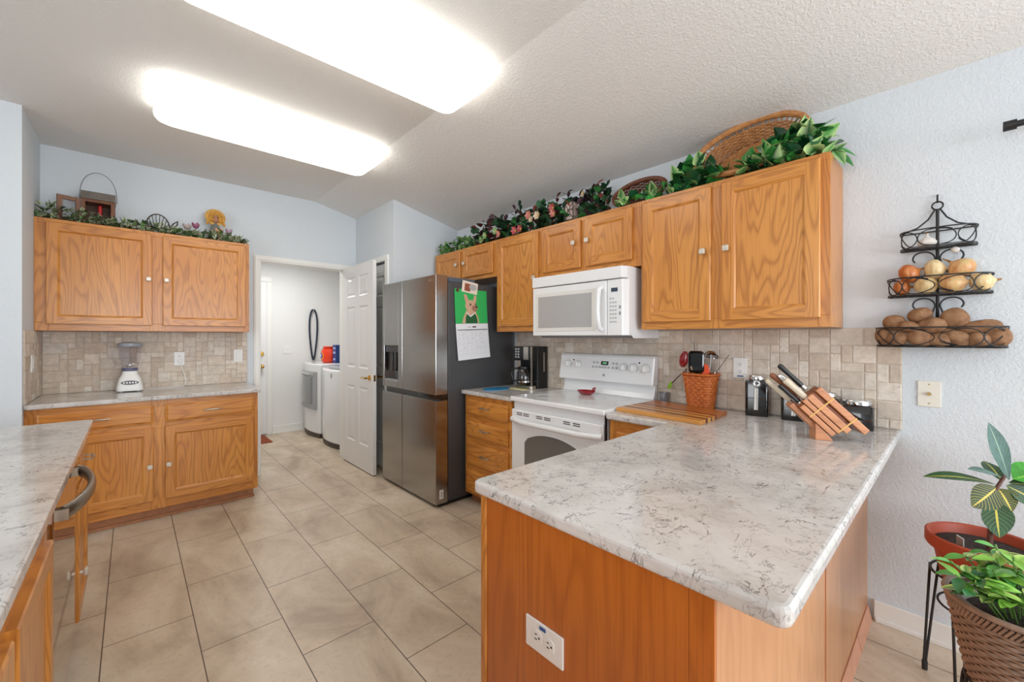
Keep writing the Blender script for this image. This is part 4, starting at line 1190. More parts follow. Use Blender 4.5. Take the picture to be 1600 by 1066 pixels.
# spoon rest on the stove
t = thing('spoon_rest', 'small red spoon rest on the glass cooktop', 'spoon rest', (2.44, 1.80, 0.927))
redg = flat('red glaze', S(150, 24, 36), 0.15, coat=0.6)
ZR = 0.9266
MB().lathe([(0.034, 0.0), (0.058, 0.010), (0.072, 0.027), (0.070, 0.029), (0.054, 0.013), (0.0, 0.008)], (2.44, 1.805, ZR), 24, 0.72, 1.0).build('dish', redg, t, smooth=True)
for q in (1.750, 1.735):
    MB().tube([(2.44, q + 0.008, ZR + 0.022), (2.44, q - 0.004, ZR + 0.036), (2.44 + 0.02 * (q - 1.742) / 0.008, q - 0.006, ZR + 0.046)], [0.006, 0.007, 0.008], 8).ball((2.44 + 0.02 * (q - 1.742) / 0.008, q - 0.006, ZR + 0.048), 0.009, 10).build('claw', redg, t, smooth=True)

# galvanised cup
t = thing('tin_cup', 'tiny galvanised tin cup at the right end of the stove', 'cup', (2.572, 1.285, CT))
MB().lathe([(0.0, 0.001), (0.025, 0.0), (0.032, 0.066), (0.0345, 0.068), (0.031, 0.070), (0.029, 0.066), (0.022, 0.006), (0.0, 0.005)], (2.572, 1.285, CT), 20).build('body', flat('galvanised tin', S(158, 162, 166), 0.35, 0.8, var=0.1, vscale=60), t, smooth=True)

# cutting board of glued strips, tilted in plan
t = thing('cutting_board', 'striped wooden cutting board lying beside the stove', 'cutting board', (2.28, 1.09, CT))
ang = math.atan2(0.855 - 1.312, 2.437 - 2.563)
cA, cB, cD = Vector((2.083, 1.328, 0)), Vector((2.040, 0.832, 0)), Vector((2.520, 1.310, 0))
cC = Vector((2.425, 0.850, 0))
strips = [(0.0, 0.17, (214, 152, 78)), (0.17, 0.235, (104, 50, 22)), (0.235, 0.34, (216, 156, 82)), (0.34, 0.385, (98, 46, 20)), (0.385, 0.50, (206, 140, 68)), (0.50, 0.57, (110, 54, 24)), (0.57, 1.0, (186, 112, 54))]
for i, (p, q, cl) in enumerate(strips):
    f = lambda s_, e: tuple(((cA.lerp(cD, s_)) if e == 0 else cB.lerp(cC, s_))[:2])
    m = oak('board strip %d' % i, 'h', S(*cl), S(*[max(0, v - 12) for v in cl]), S(*[max(0, v - 45) for v in cl]), 0.4, 10.0, False)
    mb = MB().prism([f(p, 0), f(q, 0), f(q, 1), f(p, 1)], 'z', CT, CT + 0.021)
    mb.build('strip', m, t, bevel=0.003 if i in (0, 6) else 0.0)

# utensil basket
wick_o = None
def woven_mat(name, col, dark):
    m, nt, b = nodes_of(name)
    n = noise(nt, coords(nt), 45, 4, 0.6)
    nt.links.new(ramp(nt, n, [(0.3, dark), (0.7, col)]), b.inputs['Base Color'])
    b.inputs['Roughness'].default_value = 0.55
    return m
splint = woven_mat('orange splint', S(206, 112, 42), S(168, 82, 26))
t = thing('utensil_basket', 'orange woven splint basket full of kitchen utensils', 'basket', (2.535, 1.035, CT))
BXC, BYC = 2.535, 1.035
def bring(z, off, n=16, wob=0.0, ph=0, k=10):
    q = z / 0.205
    hx, hy = 0.056 + 0.016 * q + off, 0.062 + 0.022 * q + off
    pts = rrect(BXC - hx, BXC + hx, BYC - hy, BYC + hy, 0.022, 3)
    return [(x, y, CT + z) for x, y in pts]
def walk(pts, step):
    out = []; n = len(pts)
    for i in range(n):
        a, b = Vector(pts[i]), Vector(pts[(i + 1) % n]); L = (b - a).length; m = max(1, int(L / step))
        for k in range(m): out.append(a.lerp(b, k / m))
    return out
loft(MB(), [bring(0.004, -0.012), bring(0.20, -0.012)], True, False).build('lining', splint, t)
wv = MB()
nrow = 13
for r in range(nrow):
    z = 0.010 + 0.0148 * r
    ring = walk(bring(z, 0.0), 0.007); n = len(ring); c_ = Vector((BXC, BYC, CT + z)); pts = []
    for i, p in enumerate(ring):
        d_ = (p - c_); d_.z = 0; d_.normalize()
        pts.append(p + d_ * (0.0026 * math.sin(2 * PI * i * 13 / n + (PI if r % 2 else 0))))
    vs_, fs = [], []
    for p in pts:
        vs_ += [p + Vector((0, 0, -0.0066)), p + Vector((0, 0, 0.0066))]
    for i in range(n): fs.append((2 * i, 2 * ((i + 1) % n), 2 * ((i + 1) % n) + 1, 2 * i + 1))
    wv.add(vs_, fs)
wv.build('weave', splint, t, solid=0.0022)
st = MB()
for i in range(26):
    a, b = walk(bring(0.0, 0.0), 0.0185), walk(bring(0.2, 0.0), 0.0185)
    if i < len(a) and i < len(b): st.tube([a[i], b[i]], 0.0022, 4)
st.build('stake', splint, t)
MB().tube(bring(0.205, 0.002), 0.0075, 8, closed=True).build('rim', splint, t)
def utensil(name, label, cat='utensil'):
    return thing(name, label, cat, (BXC, BYC, CT + 0.02), 0, 'utensils in the splint basket')
def bowl(mb, c, axis, r, depth, thick=0.002):
    """spoon bowl: cap of a ball opening along axis"""
    i0 = len(mb.v)
    mb.lathe([(0.0, -depth), (r * 0.55, -depth * 0.8), (r * 0.88, -depth * 0.4), (r, 0.0), (r * 0.94, 0.0), (r * 0.8, -depth * 0.36), (r * 0.5, -depth * 0.7), (0.0, -depth + thick)], (0, 0, 0), 20)
    q = Vector((0, 0, 1)).rotation_difference(Vector(axis)).to_matrix().to_4x4()
    return mb.xf(Matrix.Translation(c) @ q, i0)
u = utensil('slotted_spoon', 'glossy red spoon leaning left in the splint basket')
MB().tube([(2.515, 1.08, CT + 0.03), (2.53, 1.122, CT + 0.235)], 0.005, 8).build('handle', flat('dark red handle', S(70, 16, 22), 0.3), u)
m = Matrix.Translation((2.535, 1.138, CT + 0.29)) @ Matrix.Rotation(0.22, 4, 'X')
MB().ball((0, 0, 0), (0.012, 0.028, 0.052), 16).xf(m).build('bowl', redg, u, smooth=True)
u = utensil('ladle', 'big black plastic ladle upright in the splint basket')
MB().tube([(2.50, 1.035, CT + 0.03), (2.50, 1.045, CT + 0.24)], 0.007, 8).build('handle', black, u)
mb = MB(); loft(mb, [[(2.495 + d_, y, z) for y, z in rrect(1.045 - s_, 1.045 + s_, CT + 0.215 + 0.05 * (1 - s_ / 0.046), CT + 0.345 - 0.05 * (1 - s_ / 0.046), min(0.022, s_ * 0.6))] for d_, s_ in ((0.004, 0.046), (-0.006, 0.046), (-0.012, 0.040), (-0.002, 0.034))])
mb.build('head', black_gloss, u, smooth=True)
u = utensil('steel_ladle', 'shiny steel ladle right of the black one in the splint basket')
bowl(MB(), (2.515, 0.968, CT + 0.318), (-0.5, 0.0, -0.85), 0.040, 0.03).build('bowl', chrome, u, smooth=True)
MB().tube([(2.52, 1.0, CT + 0.03), (2.525, 0.985, CT + 0.20), (2.53, 0.975, CT + 0.325)], 0.0045, 8).build('handle', chrome, u)
u = utensil('rubber_spatula', 'orange spatula low between the ladles in the splint basket')
MB().prism([(0.992, CT + 0.200), (1.026, CT + 0.218), (1.006, CT + 0.275), (0.978, CT + 0.262), (0.968, CT + 0.220)], 'x', 2.494, 2.502).build('blade', flat('orange rubber', S(226, 84, 44), 0.5), u, bevel=0.002)
MB().tube([(2.51, 1.0, CT + 0.05), (2.498, 1.0, CT + 0.215)], 0.004, 8).build('handle', white_pl, u)
u = utensil('whisk', 'wire whisk at the right of the splint basket')
for k in range(5):
    a = PI * k / 5; pts = []
    for i in range(17):
        s_ = PI * i / 16; w_ = 0.022 * math.sin(s_) ** 0.8 * (1 if True else 0)
        pts.append((2.54 + w_ * math.cos(a) * (1 if i <= 8 else 1), 0.965 + 0.004 * k + w_ * math.sin(a), CT + 0.175 + 0.10 * (i / 16)))
    MB().tube(pts, 0.0011, 5).build('wire', chrome, u)
MB().tube([(2.53, 0.99, CT + 0.03), (2.54, 0.97, CT + 0.18)], 0.005, 8).build('handle', chrome, u)
u = utensil('skewer', 'pair of thin metal skewers standing tall in the splint basket')
MB().tube([(2.53, 1.06, CT + 0.03), (2.55, 1.098, CT + 0.415)], 0.0016, 6).build('rod', chrome, u)
MB().tube([(2.54, 1.05, CT + 0.03), (2.555, 1.085, CT + 0.40)], 0.0016, 6).build('rod', dark_grey, u)
u = utensil('thermometer_probe', 'thin dark rod leaning right out of the splint basket')
MB().tube([(2.51, 1.02, CT + 0.10), (2.555, 0.885, CT + 0.325)], 0.0018, 6).build('rod', dark_grey, u)
u = utensil('tongs', 'pale wooden loop handle at the front left of the splint basket')
MB().tube([(2.503, 1.085, CT + 0.06), (2.496, 1.098, CT + 0.21), (2.494, 1.090, CT + 0.250), (2.494, 1.075, CT + 0.250), (2.496, 1.066, CT + 0.21), (2.503, 1.068, CT + 0.06)], 0.004, 8).build('loop', flat('pale wood', S(196, 170, 136), 0.5), u, smooth=True)
u = thing('basting_brush', 'lime green tipped brush hanging out over the left rim of the splint basket', 'utensil', (2.52, 1.2, CT + 0.1), 0, 'utensils in the splint basket')
MB().tube([(2.505, 1.118, CT + 0.222), (2.515, 1.165, CT + 0.18), (2.535, 1.215, CT + 0.135)], 0.0032, 6).build('handle', flat('plum handle', S(60, 24, 34), 0.4), u)
lime = flat('lime silicone', S(150, 200, 60), 0.4)
for k in range(3): MB().tube([(2.535, 1.212 + 0.004 * k, CT + 0.138 + 0.003 * k), (2.545, 1.232 + 0.006 * k, CT + 0.098 + 0.004 * k)], 0.0045, 6).build('bristle', lime, u)

# canisters
def canister(y, x, w, hgt, label, scoop=True, rot=0.0, lidr=0.036):
    t = thing('canister', label, 'canister', (x, y, CT), rot, 'black canisters along the backsplash')
    h = w / 2
    rings = []
    for z, s_, r in ((0.0, h * 0.97, 0.014), (0.006, h, 0.014), (hgt * 0.93, h, 0.014), (hgt * 0.985, h * 0.93, 0.018), (hgt, h * 0.78, 0.02)):
        rings.append([(a, b, z) for a, b in rrect(-s_, s_, -s_, s_, r, 4)])
    loft(MB(), rings).build('body', black_gloss, t, local=True, smooth=True)
    MB().lathe([(lidr, 0.0), (lidr + 0.003, 0.002), (lidr + 0.003, 0.020), (lidr, 0.024), (0.0, 0.026)], (0, 0, hgt), 28).build('lid', chrome, t, local=True, smooth=True)
    if scoop:
        sc_ = MB().tube([(-h - 0.004, 0.004, hgt * 0.18), (-h - 0.006, 0.002, hgt * 0.78)], 0.010, 8, flat=1.0)
        for i, v in enumerate(sc_.v): sc_.v[i] = Vector((-h - 0.0045 + (v.x + h + 0.0045) * 0.15, v.y, v.z))
        sc_.build('scoop_handle', flat('satin steel', S(168, 164, 158), 0.35, 0.9), t, local=True)
        bowl(MB(), (-h - 0.012, 0.0, hgt * 0.90), (-0.9, 0, 0.3), 0.019, 0.016).build('scoop_bowl', chrome, t, local=True, smooth=True)
    return t
canister(0.742, 2.553, 0.108, 0.195, 'tall black canister with a steel lid and scoop next to the outlet', True, 0.25)
canister(0.570, 2.553, 0.112, 0.150, 'black canister with a scoop half hidden behind the knives', True, 0.20)
canister(0.435, 2.560, 0.100, 0.130, 'black canister whose lid peeks out just above the knife block', False, 0.1, 0.033)
canister(0.318, 2.535, 0.118, 0.110, 'short black canister behind the right end of the knife block', False, 0.1, 0.050)

# knife block (local: x along its face to the right, y away, z up)
KB = Vector((2.105, 0.395, CT)); KR = math.radians(-60)
t = thing('knife_block', 'slanted slatted wooden knife block on the peninsula', 'knife block', tuple(KB), KR)
kw = oak('knife block wood', 'h', S(206, 142, 98), S(190, 124, 82), S(146, 86, 52), 0.4, 8.0, False)
kd = oak('knife block dark wood', 'h', S(150, 84, 44), S(132, 70, 36), S(92, 46, 22), 0.4, 8.0, False)
ax = Vector((0.699, 0, -0.715)); px = Vector((0.715, 0, 0.699))
def kpt(s_, w_, y): # s along the axis from the handle end, w across the face
    p = Vector((-0.065, y, 0.140)) + ax * s_ + px * w_
    return p
def slat(s0, s1, w0, w1, y0, y1, m, name='slat', cut=True):
    c = [kpt(s0, w0, 0), kpt(s1, w0, 0), kpt(s1, w1, 0), kpt(s0, w1, 0)]
    poly = [(p.x, max(p.z, 0.0005)) for p in c]
    MB().prism(poly, 'y', y0, y1).build(name, m, t, local=True, bevel=0.003)
TH = 0.078
edges = [(0.0, 0.021), (0.0245, 0.043), (0.0465, 0.073), (0.090, 0.116)]
for i, (a, b) in enumerate(edges):
    s1 = (0.172, 0.178, 0.196, 0.238)[i]; s0 = (0.012, 0.0, 0.0, 0.0)[i]
    slat(s0, s1, a, b, 0.0, 0.014, kw)
slat(0.004, 0.165, -0.0, 0.0235, 0.0145, TH, kd, 'inner_core')
slat(0.004, 0.185, 0.024, 0.0885, 0.0145, TH, kd, 'inner_core')
slat(0.004, 0.235, 0.089, 0.114, 0.0145, TH, kd, 'inner_core')
slat(-0.012, 0.165, -0.022, -0.0008, 0.020, TH, kw, 'lower_slat')
slat(0.060, 0.066, -0.001, 0.117, -0.0012, -0.0002, flat('pale inlay', S(214, 168, 92), 0.4), 'inlay')
slat(0.170, 0.176, 0.03, 0.117, -0.0012, -0.0002, bpy.data.materials['pale inlay'], 'inlay')
MB().prism([(0.0, 0.0), (0.062, 0.0), (0.040, 0.028), (0.0, 0.070)], 'y', 0.004, TH - 0.004).build('foot_wedge', kw, t, local=True, bevel=0.002)
KM = Matrix.Translation(KB) @ Matrix.Rotation(KR, 4, 'Z')
def knife(label, base, tip, r, m, y, kind='knife', bolster=True, flat_=0.62):
    b = KM @ Vector((base[0], y, base[1])); e = KM @ Vector((tip[0], y, tip[1]))
    k = thing('kitchen_knife' if kind == 'knife' else kind, label, 'knife' if kind == 'knife' else 'scissors', tuple(b), 0, 'knives in the wooden block')
    d_ = e - b; pts = [b + d_ * s_ for s_ in (0.0, 0.05, 0.3, 0.6, 0.9, 0.98, 1.0)]
    MB().tube(pts, [r * 0.8, r * 0.95, r, r * 0.92, r * 1.1, r * 0.95, r * 0.5], 10, flat=flat_).build('handle', m, k, smooth=True)
    if bolster: MB().tube([b - d_ * 0.10, b + d_ * 0.03], r * 0.95, 10, flat=flat_).build('bolster', chrome, k, smooth=True)
    return k
ivory = flat('ivory resin handle', S(206, 192, 170), 0.3, var=0.08, vscale=30)
walnut = flat('brown wood handle', S(122, 70, 38), 0.45, var=0.2, vscale=50)
knife('knife with the highest long black handle in the block', (-0.029, 0.215), (-0.118, 0.306), 0.0105, black, 0.055)
knife('black handled knife lowest and nearest in the block', (-0.052, 0.150), (-0.126, 0.222), 0.0085, black, 0.022)
knife('knife with a brown wooden handle in the middle of the block', (-0.046, 0.172), (-0.150, 0.266), 0.0110, walnut, 0.050)
knife('knife with a pale ivory handle at the back left of the block', (-0.072, 0.150), (-0.162, 0.240), 0.0105, ivory, 0.066)
knife('thick ivory handled knife in front of the brown handle', (-0.030, 0.172), (-0.106, 0.246), 0.0130, ivory, 0.020)
k = knife('steel kitchen shears between the black and brown handles', (-0.040, 0.195), (-0.080, 0.228), 0.008, chrome, 0.040, 'kitchen_shears', False)
cs_ = [KM @ Vector((-0.098 + 0.026 * math.cos(a) * 0.75 - 0.012 * math.sin(a), 0.040, 0.240 + 0.020 * math.sin(a) * 0.8 - 0.014 * math.cos(a))) for a in [2 * PI * i / 18 for i in range(18)]]
MB().tube(cs_, 0.0065, 8, closed=True).build('finger_loop', chrome, k, smooth=True)

# ------------------------------------------------------------------ wire basket with onions, garlic and potatoes
RX, RYC = 2.612, 0.0605
t = thing('hanging_wire_basket', 'three-tier black scrolled wire basket hanging on the bare wall', 'wire basket', (RX, RYC, 1.30))
MB().tube([(2.6245, RYC, 1.965), (2.606, RYC, 1.956), (2.602, RYC, 1.935), (2.612, RYC, 1.930)], 0.0035, 6).build('wall_hook', iron, t)
MB().tube([(RX, RYC + 0.017 * math.cos(a), 1.916 + 0.017 * math.sin(a)) for a in [2 * PI * i / 20 for i in range(20)]], 0.0032, 6, closed=True).build('ring', iron, t)
MB().tube([(RX, RYC, 1.90), (RX, RYC, 1.34)], 0.0055, 8).build('pole', iron, t)
TIERS = [(0.116, 1.728, 1.806, 0.085), (0.158, 1.523, 1.600, 0.115), (0.197, 1.300, 1.383, 0.130)]
def drim(hw, z, dep, n=28):
    """half-oval: straight along the wall, bowed to the room"""
    pts = [(2.618, RYC + hw, z)]
    for k in range(n + 1):
        a = PI * k / n
        yy = RYC + hw * math.copysign(abs(math.cos(a)) ** 0.75, math.cos(a)); xx = 2.606 - dep * math.sin(a) ** 0.7
        pts.append((xx, yy, z))
    pts.append((2.618, RYC - hw, z))
    return pts
for hw, z0, z1, dep in TIERS:
    top, bot = drim(hw, z1, dep), drim(hw * 0.985, z0, dep * 0.95)
    mb = MB().tube(top, 0.0028, 6, closed=True).tube(bot, 0.0028, 6, closed=True)
    b2 = [(p[0], p[1], z0 + 0.006) for p in bot]; mb.tube(b2, 0.0018, 5, closed=True)
    for k in range(0, 7):
        y = RYC - hw * 0.85 + hw * 1.7 * k / 6
        fr_ = 2.606 - dep * 0.95 * max(0.05, (1 - min(1, abs((y - RYC) / hw)) ** 2.6)) ** 0.42
        mb.tube([(2.617, y, z0), (fr_, y, z0)], 0.0016, 5)
    for k in range(3):
        xx = 2.595 - dep * 0.8 * k / 2; mb.tube([(xx, RYC - hw * 0.88, z0), (xx, RYC + hw * 0.88, z0)], 0.0016, 5)
    mb.build('tier', iron, t)
    # scrolls on the front
    sc_ = MB(); hh = (z1 - z0); nS = 4 if hw > 0.13 else 3
    def front(u, z):
        f = (u + 1) / 2; n = len(top) - 3; x = 1 + f * n; i = min(int(x), len(top) - 2); q = Vector(top[i]).lerp(Vector(top[i + 1]), x - i)
        return (q.x - 0.001, q.y, z)
    for k in range(nS):
        uc = -0.78 + 1.56 * (k + 0.5) / nS; pts = []
        for i in range(25):
            a = 2 * PI * 1.12 * i / 24 + (0.8 if k % 2 else 3.6)
            rr_ = 1.0 - 0.10 * i / 24
            pts.append(front(max(-1, min(1, uc + (0.80 / nS) * rr_ * math.cos(a))), z0 + hh * (0.5 + 0.46 * rr_ * math.sin(a))))
        sc_.tube(pts, 0.0022, 5)
    for sg in (-1, 1):
        pts = [front(sg * (0.96 - 0.62 * i / 10), z0 + hh * (0.06 + 0.88 * (0.5 + 0.5 * math.cos(PI * i / 10)))) for i in range(11)]
        sc_.tube(pts, 0.0022, 5)
    sc_.build('scrollwork', iron, t, smooth=True)
for zc, s_ in ((1.688, 1.0), (1.482, 1.0)):
    for sg in (-1, 1):
        pts = []
        for i in range(19):
            a = -0.15 + 3.9 * i / 18; r_ = 0.040 - 0.013 * i / 18
            pts.append((RX - 0.004, RYC + sg * (0.047 - r_ * math.cos(a) * 1.0), zc + 0.0 + r_ * math.sin(a) * 0.9))
        pts = [(RX - 0.004, RYC + sg * 0.055, zc - 0.088), (RX - 0.004, RYC + sg * 0.022, zc - 0.055)] + pts
        MB().tube(pts, 0.0030, 6).build('scroll', iron, t, smooth=True)
for sg in (-1, 1):
    MB().tube([(RX, RYC + sg * 0.008, 1.900), (RX - 0.004, RYC + sg * 0.028, 1.860), (RX - 0.01, RYC + sg * 0.060, 1.828), (RX - 0.01, RYC + sg * 0.112, 1.808)], 0.0030, 6).build('hanger_arm', iron, t, smooth=True)

def produce_mat(name, c0, c1, c2, rough, stretch=(1, 1, 1), sc=30):
    m, nt, b = nodes_of(name)
    n = noise(nt, coords(nt, stretch, rnd=True), sc, 4, 0.6, 0.3)
    nt.links.new(ramp(nt, n, [(0.28, c0), (0.5, c1), (0.72, c2)]), b.inputs['Base Color'])
    b.inputs['Roughness'].default_value = rough
    if rough > 0.5: bump(nt, b, noise(nt, coords(nt), 140, 3), 0.15, 0.003)
    return m
pot_m = produce_mat('potato skin', S(112, 78, 52), S(146, 106, 74), S(168, 130, 96), 0.75)
on_dk = produce_mat('copper onion skin', S(160, 84, 36), S(190, 110, 56), S(216, 150, 96), 0.3, (3, 3, 0.5), 18)
on_lt = produce_mat('pale onion skin', S(200, 164, 108), S(222, 196, 146), S(232, 214, 176), 0.3, (3, 3, 0.5), 18)
on_pk = produce_mat('peeling onion skin', S(186, 120, 70), S(216, 170, 116), S(206, 186, 130), 0.35, (2, 2, 0.6), 22)
garl = produce_mat('garlic skin', S(206, 200, 192), S(226, 222, 214), S(214, 196, 200), 0.5, (3, 3, 0.5), 20)
stem_m = flat('dry stem', S(150, 104, 60), 0.7)
def onion(x, y, z, r, m, label, tip=(0, 0, 1), sq=0.86, stem=True):
    t = thing('onion', label, 'onion', (x, y, z), 0, 'onions in the middle basket')
    q = Vector((0, 0, 1)).rotation_difference(Vector(tip).normalized()).to_matrix().to_4x4()
    pr = [(0.0, -0.86), (0.3, -0.83), (0.7, -0.62), (0.96, -0.2), (1.0, 0.05), (0.9, 0.42), (0.62, 0.74), (0.3, 0.92), (0.14, 1.02), (0.10, 1.10), (0.0, 1.11)]
    MB().lathe([(a * r, b * r * sq) for a, b in pr], (0, 0, 0), 22, lobes=9, amp=0.012).xf(q).build('bulb', m, t, local=True, smooth=True)
    if stem:
        MB().tube([q @ Vector((0, 0, r * sq * 1.0)), q @ Vector((0.003, 0, r * sq * 1.0 + 0.012)), q @ Vector((0.005, 0.003, r * sq + (0.034 if tip[2] > 0.5 else 0.016)))], [0.006, 0.004, 0.002], 6).build('stem', stem_m, t, local=True)
    return t
onion(2.565, 0.172, 1.562, 0.036, on_dk, 'dark copper onion low at the left end of the middle basket', (0.2, -1, 0.1))
onion(2.555, 0.148, 1.622, 0.043, on_dk, 'copper onion on top at the left of the middle basket', (0, -1, 0.4))
onion(2.545, 0.094, 1.564, 0.038, on_lt, 'round pale onion behind the front scroll of the middle basket', (-1, 0.1, 0.2), 0.9, False)
onion(2.572, 0.070, 1.632, 0.046, on_lt, 'cream onion on top at the centre of the middle basket', (0, -1, 0.1), 0.8, False)
onion(2.545, 0.018, 1.567, 0.044, on_pk, 'peeling brown onion low in the middle basket right of the pole', (-0.4, -1, 0), 1.05, False)
onion(2.572, -0.012, 1.628, 0.045, on_pk, 'brown onion with a dry stem on top right of the middle basket', (0, 0.75, 0.7), 0.95)
onion(2.555, -0.062, 1.566, 0.043, on_lt, 'pale onion at the right end of the middle basket', (0, -1, 0.1), 0.9)
def garlic(x, y, z, r, label):
    t = thing('garlic_bulb', label, 'garlic', (x, y, z), 0, 'garlic in the top basket')
    MB().lathe([(0.0, -0.7 * r), (0.5 * r, -0.66 * r), (0.95 * r, -0.3 * r), (1.0 * r, 0.0), (0.75 * r, 0.42 * r), (0.3 * r, 0.72 * r), (0.14 * r, 1.0 * r), (0.12 * r, 1.25 * r), (0, 1.26 * r)], (0, 0, 0), 24, lobes=7, amp=0.06).build('bulb', garl, t, local=True, smooth=True)
    MB().tube([(0, 0, 1.2 * r), (0.003, 0.004, 1.45 * r)], 0.003, 6).build('stem', stem_m, t, local=True)
garlic(2.560, 0.090, 1.752, 0.030, 'white garlic bulb in the left half of the top basket')
tag(MB().ball((2.5745, 0.008, 1.7105), (0.011, 0.014, 0.012), 10).build('garlic_clove', garl, smooth=True), 'single garlic clove poking through under the top basket', 'garlic')
PT = [(2.560, 0.226, 1.340, (0.034, 0.030, 0.045), 'potato at the far left end of the bottom basket'),
      (2.535, 0.180, 1.335, (0.030, 0.040, 0.030), 'small potato low at the left front of the bottom basket'),
      (2.570, 0.195, 1.406, (0.032, 0.040, 0.036), 'potato on top at the left of the bottom basket'),
      (2.545, 0.145, 1.386, (0.032, 0.040, 0.028), 'flat brown potato second layer left in the bottom basket'),
      (2.525, 0.112, 1.337, (0.030, 0.043, 0.034), 'wrinkled potato in front behind the left scroll of the bottom basket'),
      (2.570, 0.113, 1.437, (0.034, 0.040, 0.033), 'highest potato left of the basket pole'),
      (2.555, 0.076, 1.388, (0.034, 0.048, 0.038), 'potato in front of the basket pole above the bottom rim'),
      (2.530, 0.055, 1.330, (0.028, 0.048, 0.028), 'long pale potato lying low at the middle of the bottom basket'),
      (2.580, 0.032, 1.353, (0.028, 0.036, 0.030), 'half hidden potato behind the middle of the bottom basket'),
      (2.530, 0.002, 1.335, (0.028, 0.038, 0.032), 'smooth round potato just right of the middle of the bottom basket'),
      (2.570, 0.010, 1.421, (0.036, 0.042, 0.042), 'big upright potato on top right of the basket pole'),
      (2.570, -0.058, 1.380, (0.034, 0.064, 0.030), 'long flat potato on top at the right of the bottom basket'),
      (2.535, -0.056, 1.330, (0.028, 0.036, 0.030), 'potato low behind the right scroll of the bottom basket'),
      (2.555, -0.108, 1.342, (0.032, 0.036, 0.040), 'potato at the far right end of the bottom basket')]
for i, (x, y, z, r, lab) in enumerate(PT):
    mb = MB().ball((0, 0, 0), r, 18, 0.07, i + 3)
    rot = Matrix.Rotation((i % 5 - 2) * 0.22, 4, 'X')
    mb.xf(Matrix.Translation((x, y, z)) @ rot)
    tag(mb.build('potato', pot_m, smooth=True), lab, 'potato', 'potatoes in the bottom basket')

# ------------------------------------------------------------------ leaves
def leaf_mat(name, rough=0.4, back=None):
    """colour comes from each leaf's own pigments: 'Col' = blade colour"""
    m, nt, b = nodes_of(name)
    at = nt.nodes.new('ShaderNodeVertexColor'); at.layer_name = 'Col'
    nt.links.new(at.outputs['Color'], b.inputs['Base Color'])
    b.inputs['Roughness'].default_value = rough
    return m
leaf_m = leaf_mat('leaf'); leaf_gloss = leaf_mat('glossy leaf', 0.22)
def croton_mat(name, blade, vein, nv, vs_=0.7):
    m, nt, b = nodes_of(name)
    tc = nt.nodes.new('ShaderNodeTexCoord'); sp = nt.nodes.new('ShaderNodeSeparateXYZ'); nt.links.new(tc.outputs['UV'], sp.inputs[0])
    ac = math_(nt, 'ABSOLUTE', math_(nt, 'SUBTRACT', sp.outputs['X'], 0.5))
    mid = math_(nt, 'LESS_THAN', ac, 0.035)
    ph = math_(nt, 'SUBTRACT', math_(nt, 'MULTIPLY', sp.outputs['Y'], float(nv)), math_(nt, 'MULTIPLY', ac, nv * 0.55))
    fr = math_(nt, 'FRACT', ph)
    ve = math_(nt, 'LESS_THAN', fr, 0.16)
    f = math_(nt, 'MAXIMUM', mid, math_(nt, 'MULTIPLY', ve, vs_))
    n = noise(nt, coords(nt), 30, 3)
    dark = tuple(c * 0.6 for c in blade[:3]) + (1,)
    bl = ramp(nt, n, [(0.3, dark), (0.7, blade)])
    nt.links.new(mixc(nt, bl, vein, f), b.inputs['Base Color'])
    b.inputs['Roughness'].default_value = 0.4; b.inputs['Specular IOR Level'].default_value = 0.3
    return m
PROF = {'ovate': [0.0, 0.62, 0.95, 1.0, 0.86, 0.55, 0.06], 'heart': [0.35, 0.95, 1.0, 0.84, 0.6, 0.32, 0.03],
        'lance': [0.10, 0.5, 0.8, 1.0, 0.95, 0.65, 0.04], 'ivy': [0.25, 1.0, 0.55, 0.62, 0.42, 0.2, 0.03]}
def leaf(mb, base, d, L, W, up=(0, 0, 1), prof='ovate', droop=0.3, fold=0.25, c0=(0.05, 0.2, 0.05, 1), c1=None, mi=None):
    """one blade from base along d; c0 blade colour, c1 margin colour"""
    c1 = c1 or c0
    d = Vector(d).normalized(); up = Vector(up)
    s_ = d.cross(up); s_ = s_.normalized() if s_.length > 1e-4 else d.orthogonal().normalized()
    n = s_.cross(d).normalized()
    P_ = PROF[prof]; K = len(P_); pts = []
    for i, w in enumerate(P_):
        t_ = i / (K - 1)
        ctr = Vector(base) + d * (L * t_ * (1 - 0.15 * droop * t_)) - n * (droop * L * t_ * t_ * 0.5)
        h = w * W / 2
        pts += [ctr - s_ * h + n * (fold * h), ctr, ctr + s_ * h + n * (fold * h)]
    fs, cs_, us = [], [], []
    for i in range(K - 1):
        for j in (0, 1):
            a, b, c, e = 3 * i + j, 3 * i + j + 1, 3 * i + j + 4, 3 * i + j + 3
            fs.append((a, b, c, e))
            cs_.append((c1, c0, c0, c1) if j == 0 else (c0, c1, c1, c0))
            u0, u1 = 0.5 * j, 0.5 * (j + 1); v0, v1 = i / (K - 1), (i + 1) / (K - 1)
            us.append(((u0, v0), (u1, v0), (u1, v1), (u0, v1)))
    keep = mb.mi
    if mi is not None: mb.mi = mi
    mb.add(pts, fs, cs_, us); mb.mi = keep
def jit(c, a, rnd):
    f = 1 + rnd.uniform(-a, a)
    return tuple(min(1, v * f) for v in c[:3]) + (1,)
def rdir(rnd, toward, spread):
    v = Vector(toward) + Vector((rnd.gauss(0, spread), rnd.gauss(0, spread), rnd.gauss(0, spread)))
    return v.normalized()
vine_m = flat('brown vine stem', S(84, 66, 44), 0.7)

